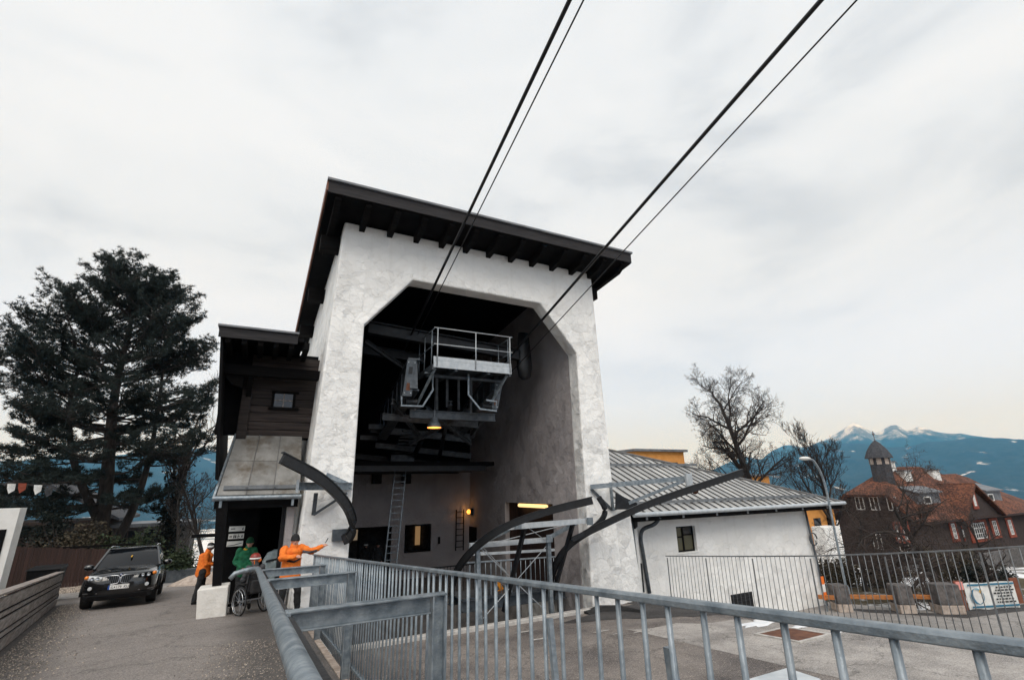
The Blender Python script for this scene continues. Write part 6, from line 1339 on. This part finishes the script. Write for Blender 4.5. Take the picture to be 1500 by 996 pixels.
for s in (-1, 1):
    MB().beam((s*.875,-1.03,1.09),(s*.68,-.10,1.69),.06,.07).build('pillar', 'black_paint', CA); MB().beam((s*.86,.45,1.10),(s*.68,.50,1.69),.05,.10,(0,1,0)).build('pillar', 'black_paint', CA)
    MB().tube([(s*.66,.0,1.75),(s*.655,.2,1.79),(s*.64,1.6,1.78),(s*.63,1.8,1.73)],.016,6).build('roof_rail', 'chrome', CA, smooth=True)
    mi = MB(); mi.ell((s*1.07,-.62,1.16),(.14,.07,.095),12,8); mi.beam((s*.90,-.60,1.11),(s*1.0,-.62,1.12),.05,.04); mi.build('mirror', 'black_paint', CA, smooth=True)
    # kidney grilles
    cx_ = s*.225; loop = []
    for k in range(28):
        a = 2*math.pi*k/28; ca, sa = math.cos(a), math.sin(a); ex = .205*abs(ca)**.45*(1 if ca > 0 else -1); ez = .118*abs(sa)**.55*(1 if sa > 0 else -1)
        loop.append((cx_+ex, -2.432+.10*(abs(cx_+ex)/.4)**2-.03+ez*.12, .80+ez))
    gr_ = MB().tube(loop, .012, 6, closed=True).build('grille', 'chrome', CA, smooth=True)
    mb = MB(); mb.add(loop, [tuple(range(28))]); mb.build('backing', 'plastic_black', gr_)
    for k in range(7):
        x = cx_-.15+k*.05; MB().beam((x,-2.478+.10*(abs(x)/.4)**2,.70),(x,-2.455+.10*(abs(x)/.4)**2,.90),.012,.02,(0,1,0)).build('grille_slat', 'steel_grey', gr_)
    # headlamp cluster
    def hl(x): return -2.455+.10*(x/.4)**2 if x < .5 else -2.30+ (x-.5)*.62
    pts_t = [(.46,.90),(.60,.935),(.76,.95),(.885,.955)]; pts_b = [(.46,.815),(.60,.80),(.76,.82),(.90,.86)]
    mb = MB(); mb.loft([[(s*x, -2.30+(x-.46)*.50-.10, z_) for x, z_ in pts_t], [(s*x, -2.345+(x-.46)*.50-.11, lerp(zt,z_,.5)) for (x, z_), (_, zt) in zip(pts_b, pts_t)], [(s*x, -2.34+(x-.46)*.50-.10, z_) for x, z_ in pts_b]], caps=False, closed=False)
    o = mb.build('headlight', 'lamp_glass' if s < 0 else 'car_glass', CA); sm = o.modifiers.new('s', 'SOLIDIFY'); sm.thickness = .04
    for x, r in ((.56,.048),(.70,.05)): MB().lathe((s*x,-2.475+(x-.46)*.50,.872),[(r,.0),(r*.8,-.018),(r*.3,-.012)],14,'y').build('lens', 'chrome', o, smooth=50)
    MB().ell((s*.845,-2.25,.905),(.062,.05,.052),10,6).build('indicator', 'indicator', o, smooth=True)
    MB().lathe((s*.70,-2.40,.60),[(.055,.0),(.05,-.03),(.02,-.035)],14,'y').build('fog_lamp', 'lamp_glass', CA, smooth=50)
    MB().beam((s*.50,-2.405,.455),(s*.86,-2.27,.47),.02,.022).build('bumper_strip', 'alloy', CA)
    for y in (-1.45, 1.46):
        wh = thing('wheel', None, None) if False else None
        c = Vector((s*.825, y, .375)); q = MB(); q.lathe(c, [(.30,-.14),(.355,-.13),(.375,-.08),(.375,.08),(.355,.13),(.30,.14)], 28, 'x'); wo_ = q.build('wheel', 'rubber', CA, smooth=50)
        q = MB(); q.lathe(c+Vector((s*.10,0,0)), [(.285,-.02),(.285,.0),(.25,.02*s),(.06,.035*s),(.05,.05*s)], 20, 'x'); q.build('rim', 'alloy', wo_, smooth=40)
    for y in (-1.45, 1.46): MB().tube([(s*.972, y+.44*math.cos(a), .375+.44*math.sin(a)) for a in [math.pi*k/12 for k in range(13)]], .03, 6).build('wheel_arch', 'plastic_black', CA, smooth=True)
MB().hexa([(-.76,-2.34,.25),(.76,-2.34,.25),(.86,-2.1,.25),(-.86,-2.1,.25),(-.70,-2.415,.40),(.70,-2.415,.40),(.86,-2.1,.42),(-.86,-2.1,.42)]).build('lower_bumper', 'plastic_black', CA, bevel=.03)
MB().box((-.36,-2.455,.60),(.36,-2.43,.71)).build('air_intake', 'plastic_black', CA)
plt = MB().box((-.26,-2.475,.535),(.26,-2.458,.655)).build('number_plate', 'white_trim', CA, bevel=.004)
MB().box((-.26,-2.479,.535),(-.218,-2.476,.655)).build('plate_band', 'blue_plate', plt)
vs, fs = text_mb('IL', .105, .001); mb = MB(); mb.add([(-.195+x, -2.478, .556+y) for x, y, z_ in vs], fs)
mb.build('plate_text', 'ink', plt); mb = MB(); 
for k_, (tx_, x_) in enumerate((('179', -.07), ('KU', .125))):
    vs, fs = text_mb(tx_, .105, .001); mb = MB(); mb.add([(x_+x*.92, -2.478, .556+y) for x, y, z_ in vs], fs); mb.build('plate_text', 'ink', plt)

MB().ell((-.098,-2.478,.592),(.016,.002,.022),8,5).build('plate_crest', 'ink', plt)
em = MB().lathe((0,-2.40,.935),[(.042,.0),(.042,-.012),(.038,-.014)],20,'y').build('emblem', 'plastic_black', CA)
for k, m in enumerate(('blue_plate','white_trim','blue_plate','white_trim')):
    mb = MB(); mb.v = [(0,-2.4155,.935)]+[(.027*math.cos(a),-2.4155,.935+.027*math.sin(a)) for a in [math.pi/2*k+math.pi/2*j/5 for j in range(6)]]; mb.f = [(0,j,j+1) for j in range(1,6)]; mb.build('emblem_quarter', m, em)
MB().prism([(.02,-.70,1.40),(.05,-.69,1.405),(.04,-.65,1.44),(.06,-.64,1.46),(.03,-.64,1.46),(.01,-.67,1.42)],(0,-.12,.0)).build('windscreen_tag', 'yellow_print', gh)
mb = MB(); mb.beam((-.55,-.98,1.135),(.1,-1.02,1.17),.02,.015); mb.beam((.05,-1.0,1.14),(.62,-.96,1.16),.02,.015); mb.build('wiper', 'plastic_black', CA)
for s in (-1,1): MB().beam((s*.30,-2.15,1.045),(s*.62,-1.05,1.155),.02,.012).build('bonnet_crease', 'black_paint', CA)

# ================================================================== PEOPLE
def remesh(o, v, smooth=4):
    m = o.modifiers.new('r', 'REMESH'); m.mode = 'VOXEL'; m.voxel_size = v; m.use_smooth_shade = True
    s = o.modifiers.new('s', 'SMOOTH'); s.factor = .5; s.iterations = smooth
FOLD = bpy.data.textures.new('folds', 'CLOUDS'); FOLD.noise_scale = .085; FOLD.noise_depth = 1
def folds(o, k):
    d = o.modifiers.new('f', 'DISPLACE'); d.texture = FOLD; d.strength = k; d.mid_level = .5; d.texture_coords = 'LOCAL'
def limb(mb, pts, rads, n=10):
    mb.tube(pts, rads, n)
    for p, r in zip(pts, rads): mb.ell(p, (r, r, r), 10, 6)
def person(label, loc, rz, cfg, J=None, tilt=0):
    j = dict(pel=(0,0,.95), chest=(0,-.01,1.36), neck=(0,0,1.50), head=(0,-.015,1.625),
             shL=(.185,0,1.43), elL=(.25,.02,1.14), wrL=(.24,-.10,.90), shR=(-.185,0,1.43), elR=(-.25,.02,1.14), wrR=(-.24,-.10,.90),
             hipL=(.095,0,.92), knL=(.11,-.03,.50), anL=(.11,.02,.09), hipR=(-.095,0,.92), knR=(-.11,-.03,.50), anR=(-.11,.02,.09), face=(0,-1,0))
    j.update(J or {}); j = {k: Vector(v) for k, v in j.items()}
    t = thing('person', label, 'person', loc, rz); t.scale = (cfg.get('s',1),)*3
    F = j['face'].normalized(); H = j['head']; side = F.cross(Vector((0,0,1))).normalized(); U = side.cross(F).normalized()
    mb = MB()
    limb(mb, [j['pel'], j['pel'].lerp(j['chest'],.5), j['chest'], j['neck']], [.13,.12,.13,.06])
    mb.ell(H, (.078,.088,.11), 14, 10); mb.ell(H+F*.02+U*-.06, (.06,.065,.055), 12, 8); limb(mb, [j['neck'], H-U*.05], [.055,.05])
    mb.ell(H+F*.095-U*.015, (.014,.018,.022), 8, 6)
    for s in (-1, 1): mb.ell(H+side*.08*s, (.016,.024,.032), 8, 6)
    for a in 'LR':
        limb(mb, [j['sh'+a], j['el'+a], j['wr'+a]], [.055,.045,.03]); limb(mb, [j['hip'+a], j['kn'+a], j['an'+a]], [.085,.06,.042])
        d = (j['wr'+a]-j['el'+a]).normalized(); wv = d.cross(Vector((0,0,1)) if abs(d.z) < .8 else Vector((1,0,0))).normalized(); uv_ = wv.cross(d)
        palm = j['wr'+a]+d*.05; mb.ell(palm, (.042,.042,.042), 10, 6); limb(mb, [j['wr'+a], palm+d*.03], [.028,.036])
        curl = cfg.get('curl', .35)
        for k in range(4):
            b0 = palm+d*.035+wv*(k-1.5)*.019; ln = (.060,.070,.066,.052)[k]; mid = b0+d*ln*.6-uv_*ln*.25*curl*2; limb(mb, [b0, mid, mid+d*ln*.35*(1-curl)-uv_*ln*.5*curl*1.6], [.0095,.009,.008], 6)
        th = palm+wv*.035-d*.01; limb(mb, [th, th+wv*.022+d*.03-uv_*.015, th+wv*.018+d*.055-uv_*.025], [.011,.010,.009], 6)
    body = mb.build('body', 'skin', t); remesh(body, .0085, 2)
    for s in (-1, 1):
        MB().ell(H+F*.078+side*.031*s+U*.012, (.013,.013,.009), 8, 6).build('eye', 'white_trim', body); MB().ell(H+F*.089+side*.031*s+U*.012, (.007,.006,.007), 8, 6).build('pupil', 'ink', body)
        MB().beam(H+F*.083+side*.015*s+U*.036, H+F*.078+side*.05*s+U*.034, .010, .008).build('brow', 'ink', body)
    MB().beam(H+F*.082-side*.022-U*.055, H+F*.082+side*.022-U*.055, .012, .009).build('mouth', 'red_shutter', body)
    # jacket
    mb = MB(); hem = j['pel']+Vector((0,0,cfg.get('hem',-.10)))
    axis = [hem, j['pel']+Vector((0,0,.06)), j['pel'].lerp(j['chest'],.55), j['chest'], j['neck']-Vector((0,0,.02))]
    bw = cfg.get('bulk',1.0)
    for p, (rx, ry) in zip(axis, ((.205,.15),(.195,.145),(.185,.14),(.20,.145),(.09,.085))): mb.ell(p, (rx*bw, ry*bw, .12), 16, 9)
    mb.loft([[p+Vector((rx*bw*math.cos(a), ry*bw*math.sin(a), 0)) for a in [2*math.pi*k/18 for k in range(18)]] for p, (rx, ry) in zip(axis, ((.21,.155),(.20,.15),(.19,.142),(.195,.14),(.085,.08)))])
    for a in 'LR': limb(mb, [j['sh'+a], j['sh'+a].lerp(j['el'+a],.5), j['el'+a], j['el'+a].lerp(j['wr'+a],.92)], [.088*bw,.078*bw,.070*bw,.052*bw])
    limb(mb, [j['neck']-Vector((0,0,.03)), j['neck']+Vector((0,0,.045))], [.085,.078])
    jk = mb.build('jacket', cfg['jacket'], t); remesh(jk, .012, 2); folds(jk, .030)
    for nm, m, pts, r in cfg.get('trim', ()): MB().tube([Vector(p) for p in pts], r, 8).build(nm, m, jk, smooth=True)
    # trousers, shoes
    mb = MB(); mb.ell(j['pel']-Vector((0,0,.03)), (.175,.135,.13), 14, 8)
    for a in 'LR': limb(mb, [j['hip'+a], j['kn'+a], j['an'+a]+Vector((0,0,.03))], [.115,.088,.075])
    tr = mb.build('trousers', cfg.get('trousers','black_cloth'), t); remesh(tr, .014, 2); folds(tr, .026)
    for a in 'LR':
        an = j['an'+a]; f2 = Vector((F.x,F.y,0)).normalized() if abs(F.z) < .9 else Vector((0,-1,0)); mb = MB(); limb(mb, [an-f2*.03-Vector((0,0,.04)), an+f2*.08-Vector((0,0,.045)), an+f2*.16-Vector((0,0,.05))], [.045,.043,.036]); sh = mb.build('shoe', 'plastic_black', t, smooth=True)
    # hat
    hat = cfg.get('hat', 'beanie'); mb = MB()
    if hat == 'beanie':
        mb.lathe(H+U*.02, [(.098,-.005),(.104,.02),(.102,.055),(.085,.10),(.05,.135),(.01,.148)], 16); h_ = mb.build('hat', cfg['hatm'], t, smooth=True); MB().lathe(H+U*.02, [(.106,-.015),(.109,.0),(.107,.035)], 16).build('cuff', cfg['hatm'], h_, smooth=True)
        if cfg.get('pom'): MB().ell(H+U*.175, (.03,.03,.028), 8, 6).build('pompom', cfg['hatm'], h_, smooth=True)
    elif hat == 'band':
        mb.lathe(H+U*.02, [(.092,-.06),(.10,.0),(.10,.05),(.085,.10),(.05,.13),(.01,.14)], 16); h_ = mb.build('hair', 'ink', t, smooth=True); MB().lathe(H+U*.025, [(.105,-.03),(.109,.0),(.106,.04)], 16).build('headband', 'white_cloth', h_, smooth=True)
    elif hat == 'helmet':
        mb.lathe(H+U*.02, [(.125,-.02),(.135,.02),(.128,.07),(.10,.12),(.05,.15),(.01,.155)], 16); h_ = mb.build('helmet', 'red_shell', t, smooth=True); MB().lathe(H+U*.02, [(.137,.0),(.139,.018),(.135,.04)], 16).build('helmet_stripe', 'white_cloth', h_, smooth=True)
        MB().tube([H+side*.12+U*.02, H+side*.10-U*.09, H+F*.05-U*.12, H-side*.10-U*.09, H-side*.12+U*.02], .012, 6).build('strap', 'orange_strap', h_)
        MB().ell(H-F*.10+U*-.02, (.06,.05,.06), 8, 6).build('helmet_padding', 'orange_strap', h_, smooth=True)
    return t
zp = lambda x, y: zR(y)
# man in orange at the end of the railing, arm stretched along the top rail
person('person in orange jacket and black beanie leaning an arm on the steel railing end', (.98, 13.9, zR(13.9)), math.radians(8), dict(jacket='orange_cloth', hatm='black_cloth', s=1.0, hem=-.18, bulk=1.14, curl=.45,
       trim=(('sleeve_stripe','grey_cloth',((.20,-.14,1.38),(.34,-.20,1.345),(.52,-.20,1.37)),.028),('chest_panel','black_cloth',((-.14,-.165,1.20),(.02,-.18,1.16),(.16,-.16,1.22)),.022),('badge','white_cloth',((-.15,-.15,1.30),(-.10,-.165,1.29)),.028))),
       dict(head=(.03,-.03,1.62), neck=(.02,-.01,1.5), face=(-.12,-1,-.05), shL=(.19,-.02,1.44), elL=(.42,-.12,1.36), wrL=(.66,-.13,1.45), shR=(-.19,-.02,1.43), elR=(-.27,-.17,1.27), wrR=(.02,-.28,1.28), knL=(.20,-.02,.50), anL=(.24,.04,.09), knR=(-.14,-.04,.50), anR=(-.16,.02,.09)))
ph = Vector((.98,13.9,zR(13.9)))+Vector((.66+.08,-.13+.09,1.53))
tag(MB().beam(ph, ph+Vector((.06,0,.11)), .05, .012).build('phone', 'plastic_black'), 'small dark phone held up in the hand of the person at the railing', 'phone')
# person in green
person('person in green jacket and green beanie standing at the dark entrance', (-.02, 17.0, zR(17)), math.radians(-12), dict(jacket='green_cloth', hatm='green_hat', hem=-.13, bulk=1.08,
       trim=(('collar','yellow_cloth',((-.07,-.085,1.49),(-.02,-.10,1.465),(.03,-.10,1.47)),.026),)),
       dict(head=(.06,-.05,1.63), neck=(.03,-.02,1.5), face=(.10,-1,-.15), elL=(.27,-.02,1.14), wrL=(.06,-.20,.98), elR=(-.27,-.02,1.14), wrR=(-.02,-.20,.98)))
# person in orange with white headband behind the post
person('person in orange jacket with white headband beside the dark corner post', (-1.16, 18.9, zR(18.9)), math.radians(0), dict(jacket='orange_cloth', hat='band', hem=-.12, s=.98),
       dict(head=(.10,0,1.60), neck=(.05,0,1.48), chest=(.02,0,1.35), face=(1,-.15,-.35), shL=(.03,.17,1.42), shR=(.03,-.17,1.42), elL=(.06,.2,1.14), elR=(.06,-.2,1.14), wrL=(.30,.08,1.10), wrR=(.30,-.10,1.10),
            hipL=(0,.09,.92), hipR=(0,-.09,.92), knL=(.02,.10,.5), knR=(-.06,-.1,.5), anL=(.02,.1,.09), anR=(-.12,-.12,.09)))
# wheelchair user with helmet
wcl = Vector((.18, 15.0, zR(15.0)))
WC = thing('wheelchair', 'black wheelchair with spoked wheels behind the end of the guard pipe', 'wheelchair', tuple(wcl), math.radians(207))
for s in (-1, 1):
    c = Vector((s*.31, .12, .33)); w_ = MB().tube([c+Vector((s*.05*0, .315*math.cos(a), .315*math.sin(a))) for a in [2*math.pi*k/30 for k in range(30)]], .019, 6, closed=True).build('wheel', 'rubber', WC, smooth=True)
    MB().tube([c+Vector((0, .285*math.cos(a), .285*math.sin(a))) for a in [2*math.pi*k/30 for k in range(30)]], .010, 5, closed=True).build('rim', 'alloy', w_, smooth=True)
    MB().tube([c+Vector((s*.05, .255*math.cos(a), .255*math.sin(a))) for a in [2*math.pi*k/30 for k in range(30)]], .008, 5, closed=True).build('push_rim', 'chrome', w_, smooth=True)
    for k in range(14): a = 2*math.pi*k/14; MB().tube([c, c+Vector((0,.285*math.cos(a),.285*math.sin(a)))], .003, 3).build('spoke', 'alloy', w_)
    MB().lathe(c-Vector((.03,0,0)), [(.03,0),(.03,.06)], 10, 'x').build('hub', 'alloy', w_)
    cf = Vector((s*.22, -.42, .08)); f_ = MB().lathe(cf-Vector((.015,0,0)), [(.06,0),(.075,.005),(.075,.025),(.06,.03)], 14, 'x').build('caster', 'rubber', WC); MB().beam(cf, cf+Vector((0,.02,.16)), .03, .02).build('fork', 'alloy', f_)
    MB().tube([(s*.24,-.5,.18),(s*.24,-.35,.5),(s*.24,.25,.5),(s*.24,.30,.95),(s*.24,.42,1.0)], .014, 6).build('frame_tube', 'steel_dark', WC, smooth=True); MB().tube([(s*.25,.34,.97),(s*.25,.46,1.0)], .02, 8).build('handle', 'rubber', WC)
    MB().box((s*.23-.03,-.30,.68),(s*.23+.03,.15,.72)).build('armrest', 'rubber', WC); MB().box((s*.12-.08,-.62,.12),(s*.12+.08,-.46,.14)).build('footrest', 'plastic_black', WC)
MB().box((-.22,-.32,.48),(.22,.24,.54)).build('seat', 'black_cloth', WC, bevel=.02); MB().box((-.22,.24,.54),(.22,.29,.95)).build('backrest', 'black_cloth', WC, bevel=.02)
MB().box((-.20,.31,.50),(.20,.45,.80)).build('rear_pouch', 'black_cloth', WC, bevel=.03); MB().beam((-.3,.12,.33),(.3,.12,.33),.03,.03).build('axle', 'alloy', WC)
person('person in red and white helmet sitting in the wheelchair', tuple(wcl+Vector((0,0,.02))), math.radians(207), dict(jacket='grey_cloth', hat='helmet', hem=-.02, s=.95, trim=(('scarf','orange_strap',((-.06,-.10,1.10),(.0,-.12,1.06),(.04,-.13,.95)),.022),)),
       dict(pel=(0,.10,.60), chest=(0,.10,1.00), neck=(0,.07,1.14), head=(0,.03,1.27), face=(.80,-.6,-.1), shL=(.18,.09,1.07), shR=(-.18,.09,1.07), elL=(.25,.02,.82), elR=(-.25,.02,.82), wrL=(.12,-.2,.72), wrR=(-.12,-.2,.72),
            hipL=(.10,.05,.60), hipR=(-.10,.05,.60), knL=(.12,-.40,.60), knR=(-.12,-.40,.60), anL=(.12,-.50,.20), anR=(-.12,-.50,.20)))
# translucent wrapped bundle behind the wheelchair
bp = Vector((.82, 17.6, zR(17.6)))
BD = thing('baggage_bundle', 'pale film wrapped bundle behind the wheelchair in the entrance', 'bundle', tuple(bp), world=True)
mb = MB(); mb.loft([[bp+Vector((r*math.cos(a)*(1+.12*math.sin(3*a+z_*4)), .7*r*math.sin(a), z_)) for a in [2*math.pi*k/14 for k in range(14)]] for r, z_ in ((.30,0),(.36,.3),(.34,.8),(.36,1.1),(.26,1.32),(.10,1.4))]); mb.build('wrap', 'clear_wrap', BD, smooth=True)
MB().beam(bp+Vector((-.3,-.2,1.1)), bp+Vector((.3,-.24,1.2)), .05, .06).build('strap', 'grey_cloth', BD)
# two staff behind the back window
person('dark clad person standing left inside the back room window', (5.35, 27.2, -4.3), math.radians(20), dict(jacket='black_cloth', hat='band', hem=-.05), None)
person('person in grey standing right inside the back room window', (5.95, 27.0, -4.3), math.radians(-30), dict(jacket='grey_cloth', hatm='black_cloth', hem=-.05), None)

# ================================================================== AIR
hz_ = MB().box((-17500,-3000,-300),(17500,17500,1560)).mesh('haze')
HZ = bpy.data.objects.new('haze', hz_); COL.objects.link(HZ); tag(HZ, 'thin bluish winter haze filling the valley air', 'haze', kind='stuff')
m = bpy.data.materials.new('haze'); m.use_nodes = True; t_ = m.node_tree; t_.nodes.clear()
vo = N(t_, 'ShaderNodeVolumePrincipled'); vo.inputs['Color'].default_value = (.12, .50, 1.0, 1); vo.inputs['Absorption Color'].default_value = (1, 1, 1, 1); vo.inputs['Density'].default_value = 7.5e-5; vo.inputs['Anisotropy'].default_value = .2
ou = N(t_, 'ShaderNodeOutputMaterial'); L(t_, vo.outputs[0], ou.inputs['Volume']); hz_.materials.append(m)
